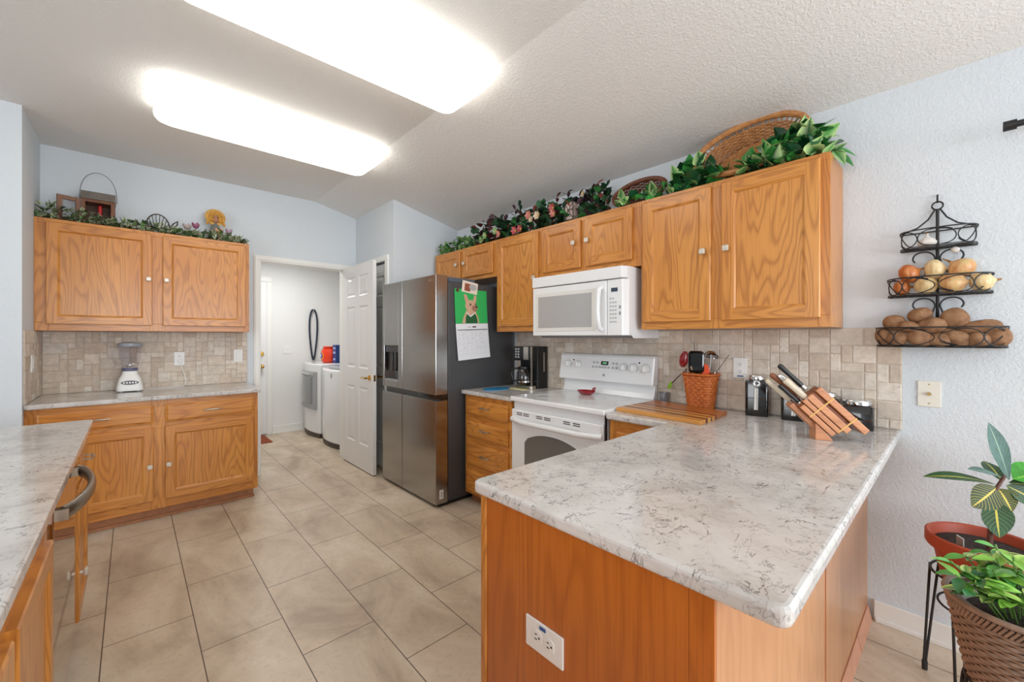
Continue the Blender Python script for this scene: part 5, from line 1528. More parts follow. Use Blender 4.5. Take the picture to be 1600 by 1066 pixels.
# --- variegated ivy on the blender wall cabinet
rnd = random.Random(11)
t = thing('ivy_garland', 'small-leaved variegated ivy garland along the top of the blender wall cabinet', 'ivy garland', (0.14, 4.34, 2.178))
G1, G2, G3, CR = S(62, 94, 48), S(96, 126, 76), S(42, 70, 38), S(208, 212, 176)
mb = MB()
for i in range(760):
    u = rnd.random(); x = -0.488 + 1.255 * u
    hgt = (0.085 if u < 0.25 else 0.066 if u < 0.42 else 0.055) * (1 + 0.5 * math.sin(17 * u) * 0.5)
    y = rnd.uniform(4.290, 4.37); z = 2.184 + rnd.random() ** 1.3 * hgt
    d_ = rdir(rnd, (0, -0.6, 0.45), 0.75)
    if z < 2.20 and d_.z < 0: d_.z = abs(d_.z)
    c0 = jit(rnd.choice((G1, G2, G3)), 0.25, rnd); c1 = jit(CR, 0.15, rnd) if rnd.random() < 0.6 else c0
    L = rnd.uniform(0.030, 0.052)
    leaf(mb, (x, y, z), d_, L, L * 0.95, (rnd.gauss(0, .5), -0.3, 1), 'ivy', 0.3, 0.2, c0, c1)
for v in mb.v:
    v.z = max(v.z, 2.180); v.x = max(v.x, -0.500)
mb.build('leaves', leaf_m, t)['kind'] = 'stuff'
MB().tube([(-0.485 + 1.24 * k / 40, 4.335 + 0.012 * math.sin(k * 1.3), 2.190 + 0.008 * math.sin(k * 2.1)) for k in range(41)], 0.004, 6).build('vine', vine_m, t)

# --- left decor: lantern, twig chair, tulip candle cups, straw hat doll
ZB = 2.1785
t = thing('candle_lantern', 'square wooden lantern with a tin roof and its door swung open', 'lantern', (-0.19, 4.44, ZB))
wl = oak('lantern wood', 'z', S(126, 76, 42), S(108, 62, 34), S(66, 38, 22), 0.6, 8.0, False)
X0, X1, Y0, Y1 = -0.282, -0.098, 4.385, 4.525
MB().box(X0, X1, Y0, Y1, ZB, ZB + 0.018).build('base', wl, t); MB().box(X0, X1, Y0, Y1, ZB + 0.185, ZB + 0.205).build('top', wl, t)
for a, b in ((X0, Y0), (X1 - 0.022, Y0), (X0, Y1 - 0.022), (X1 - 0.022, Y1 - 0.022)):
    MB().box(a, a + 0.022, b, b + 0.022, ZB + 0.018, ZB + 0.185).build('post', wl, t)
MB().box(X0 + 0.022, X1 - 0.022, Y1 - 0.008, Y1 - 0.002, ZB + 0.018, ZB + 0.185).box(X1 - 0.010, X1 - 0.004, Y0 + 0.022, Y1 - 0.022, ZB + 0.018, ZB + 0.185).build('panel', flat('dark wood panel', S(78, 48, 30), 0.6, var=0.2), t)
MB().prism([(Y0 - 0.012, ZB + 0.205), (Y1 + 0.008, ZB + 0.205), (Y1 - 0.035, ZB + 0.275), (Y0 + 0.045, ZB + 0.275)], 'x', X0 - 0.004, X1 + 0.004).build('roof', flat('weathered tin', S(142, 134, 126), 0.5, 0.5, var=0.15), t, bevel=0.002)
hp = []
for k in range(25):
    a = PI * k / 24; hp.append((-0.190 + 0.103 * math.cos(a), 4.455, ZB + 0.215 + 0.215 * math.sin(a) ** 0.75))
MB().tube(hp, 0.0022, 6).build('wire_handle', flat('grey wire', S(112, 112, 112), 0.45, 0.8), t, smooth=True)
df = MB()
D0 = (-0.400, 4.350); D1 = (-0.285, 4.392)
def dfr(s0, s1, z0, z1):
    a = Vector((D0[0], D0[1], 0)).lerp(Vector((D1[0], D1[1], 0)), s0); b = Vector((D0[0], D0[1], 0)).lerp(Vector((D1[0], D1[1], 0)), s1)
    nrm = Vector((0.34, -0.94, 0)) * -0.014
    df.add([(a.x, a.y, z0), (b.x, b.y, z0), (b.x + nrm.x, b.y + nrm.y, z0), (a.x + nrm.x, a.y + nrm.y, z0), (a.x, a.y, z1), (b.x, b.y, z1), (b.x + nrm.x, b.y + nrm.y, z1), (a.x + nrm.x, a.y + nrm.y, z1)],
           [(0, 1, 2, 3), (4, 5, 6, 7), (0, 1, 5, 4), (1, 2, 6, 5), (2, 3, 7, 6), (3, 0, 4, 7)])
dfr(0, 0.24, ZB + 0.006, ZB + 0.20); dfr(0.80, 1.0, ZB + 0.006, ZB + 0.20); dfr(0.24, 0.80, ZB + 0.006, ZB + 0.038); dfr(0.24, 0.80, ZB + 0.170, ZB + 0.20)
dl = df.build('door', wl, t, bevel=0.0015)
can = MB().cyl((-0.182, 4.455, ZB + 0.0185), 0.012, 0.158, 'z', 14)
tag(can.build('candle', flat('red wax', S(196, 24, 30), 0.4), smooth=True), 'red candle standing inside the wooden lantern', 'candle')

t = thing('twig_chair', 'small dark twig doll chair with a fan-shaped back', 'doll chair', (0.165, 4.42, ZB))
tw = flat('dark twig', S(56, 44, 38), 0.7)
cx, cy = 0.160, 4.44
arc = [(cx + 0.075 * math.cos(a), cy, ZB + 0.075 + 0.105 * math.sin(a)) for a in [PI * k / 20 for k in range(21)]]
MB().tube([(cx + 0.075, cy, ZB)] + arc + [(cx - 0.075, cy, ZB)], 0.0045, 6).build('back_hoop', tw, t, smooth=True)
for k in range(1, 9):
    a = PI * k / 9
    MB().tube([(cx + 0.035 * math.cos(a), cy - 0.004, ZB + 0.05), (cx + 0.075 * math.cos(a), cy, ZB + 0.075 + 0.105 * math.sin(a))], 0.0026, 5).build('spindle', tw, t)
MB().prism(rrect(cx - 0.068, cx + 0.068, cy - 0.10, cy - 0.003, 0.03), 'z', ZB + 0.045, ZB + 0.054).build('seat', tw, t)
for sx in (-1, 1): MB().tube([(cx + sx * 0.055, cy - 0.085, ZB + 0.046), (cx + sx * 0.064, cy - 0.095, ZB)], 0.004, 6).build('leg', tw, t)
MB().tube([(cx + 0.075, cy, ZB + 0.07), (cx + 0.100, cy - 0.03, ZB + 0.115), (cx + 0.125, cy - 0.06, ZB + 0.130), (cx + 0.122, cy - 0.075, ZB + 0.10), (cx + 0.090, cy - 0.08, ZB + 0.055)], 0.0045, 6).build('arm', tw, t, smooth=True)
MB().tube([(cx - 0.075, cy, ZB + 0.07), (cx - 0.085, cy - 0.04, ZB + 0.10), (cx - 0.070, cy - 0.08, ZB + 0.095), (cx - 0.062, cy - 0.085, ZB + 0.05)], 0.0045, 6).build('arm', tw, t, smooth=True)

def tulip(x, y, h, r, col, label):
    t = thing('tulip_cup', label, 'candle cup', (x, y, ZB), 0, 'tulip shaped cups on the blender wall cabinet')
    g = flat('tulip glass ' + label[:8], col, 0.25, var=0.1)
    MB().lathe([(0.016, 0.0), (0.016, 0.004), (0.004, 0.008), (0.0035, h - 0.035)], (x, y, ZB), 12).build('stem', g, t, smooth=True)
    n = 24; rings = []
    for q, z in ((0.004, h - 0.036), (0.7, h - 0.026), (0.92, h - 0.010), (1.12, h + 0.006)):
        rings.append([(x + r * q * math.cos(2 * PI * k / n), y + r * q * math.sin(2 * PI * k / n), ZB + z + (0.008 * math.cos(5 * 2 * PI * k / n) if z > h else 0)) for k in range(n)])
    loft(MB(), rings, True, False).build('cup', g, t, smooth=True, solid=0.002)
tulip(0.345, 4.335, 0.100, 0.028, S(178, 160, 156), 'beige tulip candle cup right of the twig chair')
tulip(0.404, 4.350, 0.122, 0.026, S(150, 92, 116), 'mauve tulip candle cup standing tallest in the ivy')
tulip(0.565, 4.325, 0.096, 0.028, S(226, 158, 124), 'peach tulip candle cup under the straw hat doll')
tulip(0.642, 4.345, 0.110, 0.024, S(172, 142, 168), 'lilac tulip candle cup at the right end of the ivy')

t = thing('straw_hat_doll', 'little doll head in a round straw hat at the right of the ivy', 'doll', (0.555, 4.46, ZB))
straw = flat('straw', S(206, 156, 78), 0.8, var=0.25, vscale=70)
M_ = Matrix.Translation((0.553, 4.445, ZB + 0.232)) @ Matrix.Rotation(math.radians(78), 4, 'X')
MB().lathe([(0.075, -0.002), (0.077, 0.003), (0.055, 0.008), (0.050, 0.008), (0.047, -0.03), (0.0, -0.05)], (0, 0, 0), 28).xf(M_).build('hat', straw, t, smooth=True)
MB().ball((0.553, 4.436, ZB + 0.215), (0.034, 0.032, 0.042), 16).build('face', flat('brown doll face', S(170, 118, 86), 0.6), t, smooth=True)
hr = MB(); rn = random.Random(5)
for k in range(46):
    a = rn.uniform(-0.2, PI + 0.2); x = 0.553 + 0.042 * math.cos(a); z = ZB + 0.225 + 0.035 * math.sin(a)
    hr.tube([(x, 4.425, z), (x + 0.012 * math.cos(a), 4.412, z - 0.03), (x + 0.022 * math.cos(a) + rn.uniform(-.008, .008), 4.415, z - 0.065)], 0.004, 5)
hr.build('hair', flat('golden raffia', S(196, 140, 52), 0.8), t)
for sx in (-1, 1): MB().ball((0.553 + sx * 0.012, 4.405, ZB + 0.222), 0.0045, 8).build('eye', black, t)
MB().lathe([(0.030, 0.0), (0.055, 0.0), (0.045, 0.10), (0.022, 0.175), (0.0, 0.18)], (0.553, 4.445, ZB), 16).build('body', flat('grey green cloth', S(112, 118, 110), 0.9), t, smooth=True)

# --- garlands over the stove wall cabinets
ZG = 2.1785
def garland(name, label, cat, loc): return thing(name, label, cat, loc)
VG, VG2, VL_, DG = S(52, 110, 56), S(36, 84, 48), S(150, 190, 110), S(30, 66, 42)
def scatter(mb, n, yr, xr, hfun, cols, Lr, prof, edge=None, pe=0.0, spread=0.65, toward=(-0.5, 0, 0.6), wr=0.8, rnd=rnd):
    for i in range(n):
        y = rnd.uniform(*yr); x = rnd.uniform(*xr)
        z = ZG + 0.008 + rnd.random() ** 1.1 * hfun(y)
        d_ = rdir(rnd, toward, spread)
        if z < ZG + 0.03 and d_.z < 0.1: d_.z = 0.1 + abs(d_.z)
        L = rnd.uniform(*Lr)
        c0 = jit(rnd.choice(cols), 0.25, rnd); c1 = jit(edge, 0.2, rnd) if edge and rnd.random() < pe else c0
        if edge and rnd.random() < 0.08: c0, c1 = c1, c0
        leaf(mb, (x, y, z), d_, L, L * wr, (rnd.gauss(0, .5), rnd.gauss(0, .5), 1), prof, rnd.uniform(0.1, 0.6), 0.25, c0, c1)
def settle(mb, xmax=2.615, lip=2.300):
    for v in mb.v:
        v.x = min(v.x, xmax)
        if v.x > lip: v.z = max(v.z, ZG + 0.002)
t = garland('ivy_garland', 'light green ivy sprig above the cabinet over the refrigerator', 'ivy garland', (2.42, 3.3, ZG))
mb = MB(); scatter(mb, 150, (2.98, 3.56), (2.34, 2.46), lambda y: 0.10 + 0.03 * math.sin(y * 14), [VG, VG2, S(72, 124, 62)], (0.045, 0.075), 'ivy', VL_, 0.45)
settle(mb); mb.build('leaves', leaf_m, t)['kind'] = 'stuff'
MB().tube([(2.40 + 0.02 * math.sin(k), 2.98 + 0.58 * k / 14, ZG + 0.012 + 0.008 * math.sin(k * 1.7)) for k in range(15)], 0.004, 6).build('vine', vine_m, t)

t = garland('mixed_foliage_arrangement', 'dark mixed leaf arrangement with red leaves and pink flowers above the microwave', 'flower arrangement', (2.42, 2.3, ZG))
RD, RD2, PL = S(100, 46, 48), S(136, 66, 62), S(76, 56, 62)
mb = MB()
hf = lambda y: 0.13 + 0.055 * math.sin((y - 1.3) * 5.2) ** 2
scatter(mb, 330, (1.62, 3.02), (2.345, 2.50), hf, [VG2, DG, VG, S(44, 74, 50)], (0.05, 0.09), 'ovate', None, 0, 0.7)
scatter(mb, 75, (1.62, 3.02), (2.345, 2.48), lambda y: hf(y) * 1.15, [RD, RD2, PL], (0.05, 0.085), 'lance', None, 0, 0.7, wr=0.55)
scatter(mb, 40, (2.70, 2.95), (2.36, 2.46), lambda y: 0.20, [RD, PL, S(70, 30, 36)], (0.05, 0.08), 'ovate', None, 0, 0.7)
scatter(mb, 24, (1.70, 1.86), (2.38, 2.48), lambda y: 0.18, [S(40, 26, 34), PL, DG], (0.05, 0.08), 'ovate', None, 0, 0.6)
settle(mb); mb.build('leaves', leaf_m, t)['kind'] = 'stuff'
for (x, y, h, cols) in ((2.43, 2.45, 0.27, DG), (2.44, 2.52, 0.25, PL), (2.43, 2.05, 0.235, RD), (2.44, 1.95, 0.25, PL), (2.44, 2.20, 0.22, VG), (2.42, 1.60, 0.19, DG), (2.43, 1.68, 0.20, VG2)):
    mb = MB()
    mb.col = jit(S(70, 58, 44), 0.1, rnd)
    mb.tube([(x, y, ZG + 0.01), (x - 0.005, y + 0.008, ZG + h * 0.6), (x - 0.012, y + 0.014, ZG + h)], 0.0022, 5)
    mb.col = None
    for k in range(9):
        q = 0.35 + 0.65 * k / 8
        leaf(mb, (x - 0.012 * q, y + 0.014 * q, ZG + h * q), rdir(rnd, (-0.3, 0.5 * (1 if k % 2 else -1), 0.6), 0.25), 0.055, 0.026, (0, 0, 1), 'lance', 0.2, 0.2, jit(cols, 0.2, rnd))
    settle(mb); mb.build('sprig', leaf_m, t)
def flower(y, x, z, r, col, n=6):
    mb = MB()
    for k in range(n):
        a = 2 * PI * k / n
        leaf(mb, (x, y, z), (-0.55, math.cos(a), math.sin(a)), r, r * 0.8, (-1, 0, 0.2), 'ovate', -0.3, 0.3, jit(col, 0.15, rnd))
    mb.col = jit(S(206, 178, 96), 0.05, rnd); mb.ball((x - 0.004, y, z), r * 0.22, 8)
    mb.build('flower', leaf_m, t)
PK, PK2, CRM, GRN = S(178, 84, 84), S(200, 128, 120), S(206, 186, 160), S(148, 178, 120)
for y, x, z, r, c in ((2.66, 2.33, 0.075, 0.04, GRN), (2.86, 2.34, 0.035, 0.042, GRN), (2.80, 2.33, 0.060, 0.04, GRN), (2.62, 2.33, 0.040, 0.038, PK2), (2.42, 2.33, 0.030, 0.045, PK), (2.36, 2.33, 0.035, 0.04, PK), (2.27, 2.34, 0.125, 0.045, PK2), (2.24, 2.33, 0.085, 0.03, CRM), (2.17, 2.33, 0.100, 0.042, CRM), (2.02, 2.33, 0.125, 0.04, PK), (2.01, 2.33, 0.080, 0.04, PK2), (1.80, 2.40, 0.19, 0.03, CRM)):
    flower(y, x, ZG + z, r, c)
MB().tube([(2.42 + 0.02 * math.sin(k), 1.65 + 1.3 * k / 24, ZG + 0.012 + 0.006 * math.sin(k * 1.7)) for k in range(25)], 0.004, 6).build('vine', vine_m, t)

t = thing('small_lantern', 'tiny dark frame lantern with crossed bars standing in the foliage', 'lantern', (2.36, 1.88, ZG))
Lx0, Lx1, Ly0, Ly1 = 2.330, 2.405, 1.838, 1.918
MB().box(Lx0, Lx1, Ly0, Ly1, ZG, ZG + 0.010).build('base', iron, t); MB().box(Lx0, Lx1, Ly0, Ly1, ZG + 0.135, ZG + 0.147).build('top', iron, t)
for a, b in ((Lx0, Ly0), (Lx1, Ly0), (Lx0, Ly1), (Lx1, Ly1)): MB().tube([(a, b, ZG + 0.005), (a, b, ZG + 0.14)], 0.0035, 6).build('post', iron, t)
MB().tube([(Lx0, Ly0, ZG + 0.012), (Lx0, Ly1, ZG + 0.135)], 0.0022, 5).tube([(Lx0 - 0.001, Ly1, ZG + 0.012), (Lx0 - 0.001, Ly0, ZG + 0.135)], 0.0022, 5).build('cross_bars', iron, t)
MB().box(Lx0 + 0.006, Lx1 - 0.006, Ly0 + 0.006, Ly1 - 0.006, ZG + 0.011, ZG + 0.133).build('frosted_glass', flat('peach frosted glass', S(216, 190, 180), 0.5), t)
MB().prism([(Lx0 - 0.004, ZG + 0.147), (Lx1 + 0.004, ZG + 0.147), ((Lx0 + Lx1) / 2, ZG + 0.175)], 'y', Ly0 - 0.004, Ly1 + 0.004).build('roof', iron, t)

t = garland('pothos_garland', 'big-leaved green and cream pothos vine over the large right cabinet', 'ivy garland', (2.42, 0.85, ZG))
P1, P2, P3, PC = S(44, 114, 54), S(66, 148, 70), S(28, 76, 46), S(184, 212, 142)
mb = MB()
def hp2(y): return 0.05 + 0.11 * math.exp(-((y - 0.52) / 0.13) ** 2) + 0.085 * math.exp(-((y - 0.98) / 0.10) ** 2) + 0.04 * math.exp(-((y - 1.12) / 0.06) ** 2)
scatter(mb, 170, (0.40, 0.76), (2.335, 2.50), hp2, [P1, P2, P3], (0.06, 0.10), 'heart', PC, 0.5, 0.6, (-0.6, -0.1, 0.5), 0.92)
scatter(mb, 90, (0.86, 1.12), (2.335, 2.48), hp2, [P1, P3, P3, P2], (0.06, 0.10), 'heart', PC, 0.30, 0.6, (-0.6, 0.1, 0.5), 0.92)
scatter(mb, 60, (1.04, 1.50), (2.335, 2.42), lambda y: 0.06 + 0.05 * math.exp(-((y - 1.1) / 0.05) ** 2), [P1, P2, P3], (0.045, 0.075), 'heart', PC, 0.4, 0.6, (-0.6, 0.1, 0.4), 0.92)
settle(mb)
for b_, d_, L in (((2.36, 0.46, ZG + 0.10), (-0.2, -0.75, 0.55), 0.115), ((2.40, 0.44, ZG + 0.06), (0.0, -0.9, 0.1), 0.10), ((2.45, 0.40, ZG + 0.05), (0.1, -0.8, -0.35), 0.11), ((2.50, 0.40, ZG + 0.04), (0.0, -0.7, -0.55), 0.11), ((2.43, 0.385, ZG + 0.03), (-0.2, -0.5, -0.8), 0.09), ((2.40, 0.52, ZG + 0.13), (-0.3, -0.1, 0.8), 0.09)):
    leaf(mb, b_, d_, L, L * 0.6, (-0.5, 0, 1), 'heart', 0.35, 0.25, jit(P1, 0.2, rnd), jit(rnd.choice((PC, P2)), 0.2, rnd))
mb.build('leaves', leaf_gloss, t)['kind'] = 'stuff'
MB().tube([(2.40 + 0.02 * math.sin(k), 0.42 + 1.06 * k / 20, ZG + 0.012 + 0.006 * math.sin(k * 1.7)) for k in range(21)], 0.004, 6).build('vine', flat('green vine stem', S(70, 96, 50), 0.6), t)

# --- wicker baskets on top of the cabinets
def wicker_tray(t, M, a, b, dep, nb, ns, m, rod, flare=0.62, gap=()):
    """oval tray: bottom rings, wall rings, spokes and a wrapped rim; opening along +z of M"""
    def ringpt(q, th):
        # q 0..1 over the bottom, 1..2 up the wall
        if q <= 1: s_, z = flare * q, 0.0
        else: s_, z = flare + (1 - flare) * (q - 1) ** 0.8, dep * (q - 1)
        return Vector((a * s_ * math.cos(th), b * s_ * math.sin(th), z))
    nT = 120
    def rings(qs, name, amp):
        mb = MB()
        for i, q in enumerate(qs):
            pts = []
            for k in range(nT):
                th = 2 * PI * k / nT
                p = ringpt(q, th); off = amp * math.sin(th * ns / 2 + (PI if i % 2 else 0))
                nrm = Vector((0, 0, 1)) if q <= 1 else Vector((math.cos(th), math.sin(th), -0.3)).normalized()
                pts.append(p + nrm * off)
            mb.tube(pts, rod, 5, closed=True)
        mb.xf(M).build(name, m, t, smooth=True)
    rings([0.06 + 0.94 * i / (nb - 1) for i in range(nb)], 'woven_bottom', rod * 0.9)
    rings([q for q in [1.0 + 0.92 * i / (nb - 3) for i in range(nb - 2)] if not any(g0 < q < g1 for g0, g1 in gap)], 'woven_wall', rod * 0.9)
    sp = MB()
    for k in range(ns):
        th = 2 * PI * (k + 0.5) / ns
        sp.tube([ringpt(q, th) for q in (0.02, 0.5, 1.0, 1.15, 1.4, 1.7, 2.0)], rod * 0.8, 5)
    sp.xf(M).build('spokes', m, t)
    rm = MB(); rm.tube([ringpt(2.0, 2 * PI * k / 64) for k in range(64)], rod * 3.6, 8, closed=True)
    rm.xf(M).build('rim', m, t, smooth=True)
honey = woven_mat('honey wicker', S(204, 146, 88), S(164, 104, 54))
brownw = woven_mat('brown wicker', S(122, 70, 44), S(84, 44, 28))
def frame_M(origin, xax, zax):
    z = Vector(zax).normalized(); x = Vector(xax); x = (x - z * x.dot(z)).normalized(); y = z.cross(x)
    return Matrix(((x.x, y.x, z.x, origin[0]), (x.y, y.y, z.y, origin[1]), (x.z, y.z, z.z, origin[2]), (0, 0, 0, 1)))
t = thing('wicker_basket', 'large oval honey coloured wicker tray basket leaning on the wall', 'basket', (2.50, 0.76, ZG))
wicker_tray(t, frame_M((2.535, 0.765, 2.330), (0, -1, 0.20), (-0.88, -0.05, 0.42)), 0.265, 0.165, 0.095, 15, 48, honey, 0.0044, 0.62, ((1.70, 1.86),))
t = thing('wicker_basket', 'small flat dark brown open wicker basket tilted in the foliage', 'basket', (2.46, 1.38, ZG))
wicker_tray(t, frame_M((2.470, 1.385, 2.262), (0, -1, 0.0), (-0.93, 0.0, 0.37)), 0.180, 0.088, 0.045, 9, 30, brownw, 0.0042, 0.6)

# ------------------------------------------------------------------ plants at the lower right
soil = flat('dark potting soil', S(52, 42, 36), 0.95, var=0.5, vscale=80, bmp=0.6, bscale=90)
PCX, PCY = 2.305, -0.065
def wire_stand(label, cx, cy, zr, r, zfoot=0.0, legs=4, rot=0.3, nm='plant_stand', hoops=()):
    t = thing(nm, label, 'plant stand', (cx, cy, 0))
    MB().tube([(cx + r * math.cos(a), cy + r * math.sin(a), zr) for a in [2 * PI * k / 36 for k in range(36)]], 0.0045, 6, closed=True).build('top_ring', iron, t, smooth=True)
    MB().tube([(cx + r * 0.86 * math.cos(a), cy + r * 0.86 * math.sin(a), zr - 0.115) for a in [2 * PI * k / 36 for k in range(36)]], 0.004, 6, closed=True).build('lower_ring', iron, t, smooth=True)
    for k in range(legs):
        a = rot + 2 * PI * k / legs; c_, s_ = math.cos(a), math.sin(a)
        tn = Vector((-s_, c_, 0)); f = Vector((cx + (r + 0.03) * c_, cy + (r + 0.03) * s_, 0.005))
        mb = MB()
        for sg in (-1, 1):
            top = Vector((cx + r * c_, cy + r * s_, zr)) + tn * (0.03 * sg)
            mb.tube([f + tn * 0.004 * sg, f + tn * 0.006 * sg + Vector((0, 0, 0.03)), top], 0.0048, 6)
        mb.tube([f, f + Vector((0, 0, 0.035))], 0.009, 8)
        mb.build('leg', iron, t, smooth=True)
    return t
wire_stand('black wire stand holding the terracotta pot by the baseboard', PCX, PCY, 0.455, 0.138, rot=2.75)
t = thing('potted_croton', 'croton plant in a terracotta pot on the black wire stand', 'potted plant', (PCX, PCY, 0.338))
ZP = 0.338
MB().lathe([(0.0, 0.0), (0.092, 0.0), (0.130, 0.20), (0.134, 0.215), (0.150, 0.217), (0.154, 0.225), (0.154, 0.262), (0.148, 0.266), (0.141, 0.262), (0.132, 0.225), (0.0, 0.222)], (PCX, PCY, ZP), 40).build('pot', flat('terracotta plastic', S(172, 74, 48), 0.5, var=0.06), t, smooth=True)
sm = MB().lathe([(0.0, 0.238), (0.07, 0.240), (0.128, 0.232)], (PCX, PCY, ZP), 24); sm.build('soil', soil, t)
MB().tube([(2.290, -0.075, ZP + 0.235), (2.288, -0.080, 0.70), (2.296, -0.092, 0.80), (2.318, -0.112, 0.845)], [0.008, 0.007, 0.006, 0.005], 8).build('stem', flat('brown stem', S(96, 60, 48), 0.6), t, smooth=True)
cr_a = croton_mat('dark croton leaf', S(14, 74, 34), S(190, 180, 70), 9, 0.2)
cr_b = croton_mat('yellow veined croton leaf', S(44, 70, 34), S(214, 190, 80), 11, 0.6)
cr_c = croton_mat('grey green croton leaf', S(84, 118, 110), S(132, 160, 142), 10, 0.3)
cr_d = croton_mat('bright croton leaf', S(62, 150, 44), S(120, 178, 64), 9, 0.2)
cam_v = Vector((-0.8, -0.55, 0.25))
def cleaf(b, d, L, W, m, droop=0.2, up=None, prof='ovate', fold=0.15):
    mb = MB(); leaf(mb, b, d, L, W, up or cam_v, prof, droop, fold)
    for i in range(len(mb.c)): mb.c[i] = None
    ob = mb.build('leaf', m, t, smooth=True)
    s_ = ob.modifiers.new('round', 'SUBSURF'); s_.levels = 1; s_.render_levels = 2
cleaf((2.330, -0.122, 0.830), (-0.20, 0.19, 0.94), 0.215, 0.060, cr_c, 0.12, prof='lance')
cleaf((2.318, -0.112, 0.835), (-0.70, 0.62, 0.42), 0.135, 0.052, cr_c, 0.35, (-0.2, -0.2, 1), 'lance')
cleaf((2.290, -0.088, 0.815), (-0.72, 0.66, 0.30), 0.250, 0.056, cr_a, 0.42, (-0.25, -0.2, 1), 'lance')
cleaf((2.286, -0.088, 0.762), (0.02, -0.01, -1.0), 0.125, 0.100, cr_a, -0.25)
cleaf((2.296, -0.094, 0.805), (-0.52, 0.45, -0.55), 0.115, 0.095, cr_b, 0.1)
cleaf((2.300, -0.096, 0.800), (0.30, -0.28, -0.65), 0.105, 0.085, cr_b, 0.1)
cleaf((2.318, -0.114, 0.812), (0.62, -0.58, -0.42), 0.150, 0.070, cr_a, 0.2)
cleaf((2.330, -0.130, 0.835), (0.72, -0.66, 0.22), 0.160, 0.110, cr_d, 0.2, (-0.5, -0.3, 0.8))
cleaf((2.325, -0.120, 0.820), (0.35, -0.75, 0.05), 0.150, 0.075, cr_a, 0.3, (-0.2, -0.2, 1))
cleaf((2.310, -0.105, 0.825), (0.70, 0.2, 0.35), 0.140, 0.06, cr_a, 0.3, (-0.2, -0.2, 1))
MB().box(-0.011, 0.011, -0.002, 0.002, 0.0, 0.055).xf(Matrix.Translation((2.250, -0.005, ZP + 0.232)) @ Matrix.Rotation(-0.5, 4, 'Y') @ Matrix.Rotation(0.9, 4, 'Z')).build('plant_tag', flat('grey tag', S(170, 172, 170), 0.5), t)

WCX, WCY, ZW = 1.880, -0.125, 0.303
t = wire_stand('low black wire stand with arched hoops under the wicker planter', WCX, WCY, 0.33, 0.112, rot=2.2)
for k in range(4):
    a = 2.2 + PI / 4 + PI / 2 * k; c_ = Vector((WCX + 0.115 * math.cos(a), WCY + 0.115 * math.sin(a), 0)); tn = Vector((-math.sin(a), math.cos(a), 0))
    MB().tube([c_ + tn * (0.062 * math.cos(b_)) + Vector((0, 0, 0.10 + 0.22 * math.sin(b_))) for b_ in [PI * i / 14 for i in range(15)]], 0.0042, 6).build('hoop', iron, t, smooth=True)
t = thing('wicker_planter', 'brown wicker planter with a bushy green plant at the lower right corner', 'planter', (WCX, WCY, ZW))
wb = woven_mat('brown plastic wicker', S(150, 126, 110), S(122, 102, 88))
RW0, RW1, HW = 0.096, 0.152, 0.270
def wr_(z): q = z / HW; return RW0 + (RW1 - RW0) * q ** 0.8
MB().lathe([(0.0, 0.002), (RW0 - 0.006, 0.002), (wr_(0.13) - 0.007, 0.13), (RW1 - 0.009, HW - 0.006), (RW1 - 0.013, HW - 0.006), (RW0 - 0.012, 0.012), (0.0, 0.012)], (WCX, WCY, ZW), 40).build('liner', flat('dark brown liner', S(72, 54, 44), 0.7), t)
wv = MB(); nr = 21; nT = 176; nsp = 44
for r in range(nr):
    z = 0.008 + (HW - 0.050) * r / (nr - 1); pts = []
    for k in range(nT):
        th = 2 * PI * k / nT; rr_ = wr_(z) + 0.0032 * math.sin(th * nsp / 2 + (PI if r % 2 else 0))
        pts.append((WCX + rr_ * math.cos(th), WCY + rr_ * math.sin(th), ZW + z))
    wv.tube(pts, 0.0050, 5, closed=True, flat=0.55)
wv.build('weave', wb, t, smooth=True)
rp = MB()
for k in range(90):
    th = 2 * PI * k / 90; th2 = th + 0.10
    rp.tube([(WCX + wr_(HW - 0.034) * 1.012 * math.cos(th), WCY + wr_(HW - 0.034) * 1.012 * math.sin(th), ZW + HW - 0.036), (WCX + RW1 * 1.012 * math.cos(th2), WCY + RW1 * 1.012 * math.sin(th2), ZW + HW - 0.010)], 0.0042, 5)
rp.build('braided_band', wb, t)
MB().tube([(WCX + (RW1 + 0.001) * math.cos(a), WCY + (RW1 + 0.001) * math.sin(a), ZW + HW) for a in [2 * PI * k / 64 for k in range(64)]], 0.0085, 8, closed=True).build('rim', wb, t, smooth=True)
MB().lathe([(0.085, 0.15), (0.128, 0.252), (0.134, 0.254), (0.134, 0.262), (0.124, 0.262), (0.112, 0.225)], (WCX + 0.004, WCY, ZW), 36).build('inner_pot', flat('grey inner pot', S(150, 142, 132), 0.55), t, smooth=True)
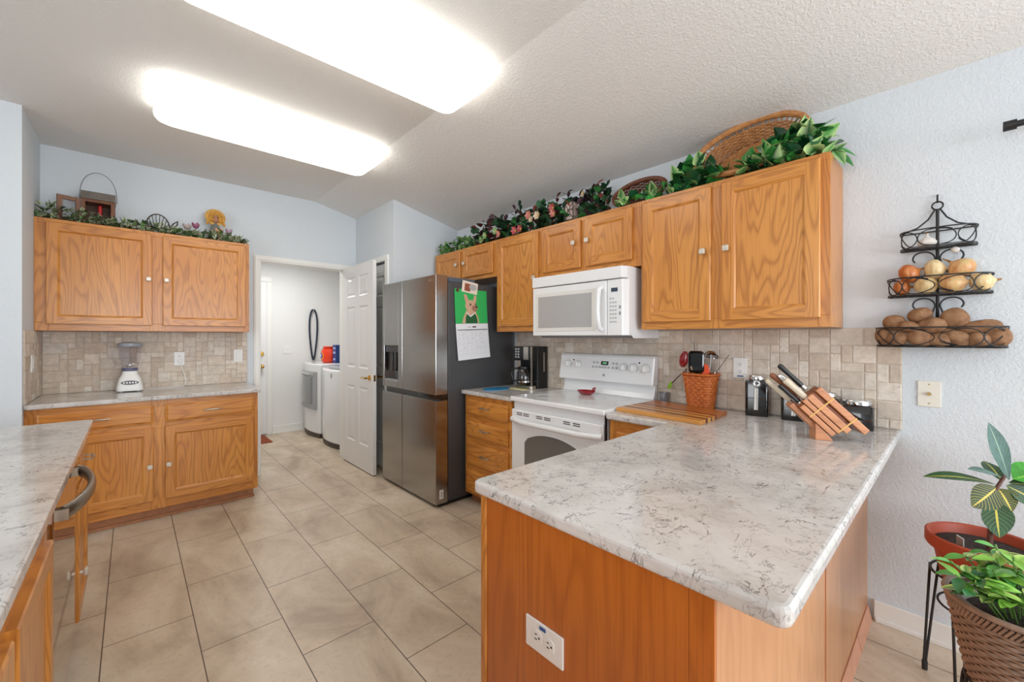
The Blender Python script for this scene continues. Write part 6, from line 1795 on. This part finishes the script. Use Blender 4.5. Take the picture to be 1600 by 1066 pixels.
MB().lathe([(0.0, 0.238), (0.06, 0.236), (0.113, 0.228)], (WCX + 0.004, WCY, ZW), 24).build('soil', soil, t)
rnd = random.Random(21)
LG1, LG2, LG3, LY = S(128, 184, 72), S(88, 154, 68), S(52, 110, 58), S(200, 218, 124)
mb = MB(); stems = MB()
tops = [(-0.10, 0.085, 0.125), (-0.06, 0.06, 0.155), (0.0, 0.05, 0.17), (0.02, 0.09, 0.14), (-0.07, 0.12, 0.115), (0.06, 0.0, 0.15), (-0.03, -0.02, 0.12), (-0.10, 0.0, 0.09), (0.03, -0.06, 0.14), (-0.05, -0.08, 0.09), (0.09, 0.06, 0.15), (0.08, -0.08, 0.11), (-0.12, 0.04, 0.10), (0.0, 0.11, 0.15), (-0.14, 0.13, 0.135), (-0.15, 0.10, 0.10), (-0.11, 0.14, 0.165), (-0.02, 0.02, 0.20), (0.05, 0.05, 0.20)]
for (dx, dy, hz) in tops:
    b_ = Vector((WCX + dx * 0.35, WCY + dy * 0.35, ZW + 0.236)); e_ = Vector((WCX + dx, WCY + dy, ZW + 0.25 + hz * 0.82))
    mid = b_.lerp(e_, 0.5) + Vector((0, 0, 0.02)); stems.tube([b_, mid, e_], 0.0026, 5)
    for k in range(10):
        q = rnd.uniform(0.30, 1.0); p = b_.lerp(e_, q) + Vector((0, 0, 0.02 * (1 - abs(2 * q - 1))))
        az = rnd.uniform(0, 2 * PI); d_ = Vector((math.cos(az), math.sin(az), rnd.uniform(-0.15, 0.6)))
        c0 = jit(rnd.choice((LG1, LG1, LG2, LG2, LG3)), 0.2, rnd); c1 = jit(LY, 0.15, rnd) if rnd.random() < 0.22 else c0
        L = rnd.uniform(0.050, 0.076)
        leaf(mb, p, d_, L, L * 0.44, (rnd.gauss(0, .2), rnd.gauss(0, .2), 1), 'ovate', 0.4, 0.25, c0, c1)
mb.build('leaves', leaf_gloss, t, smooth=True)['kind'] = 'stuff'
stems.build('stems', flat('green stem', S(92, 130, 60), 0.5), t)
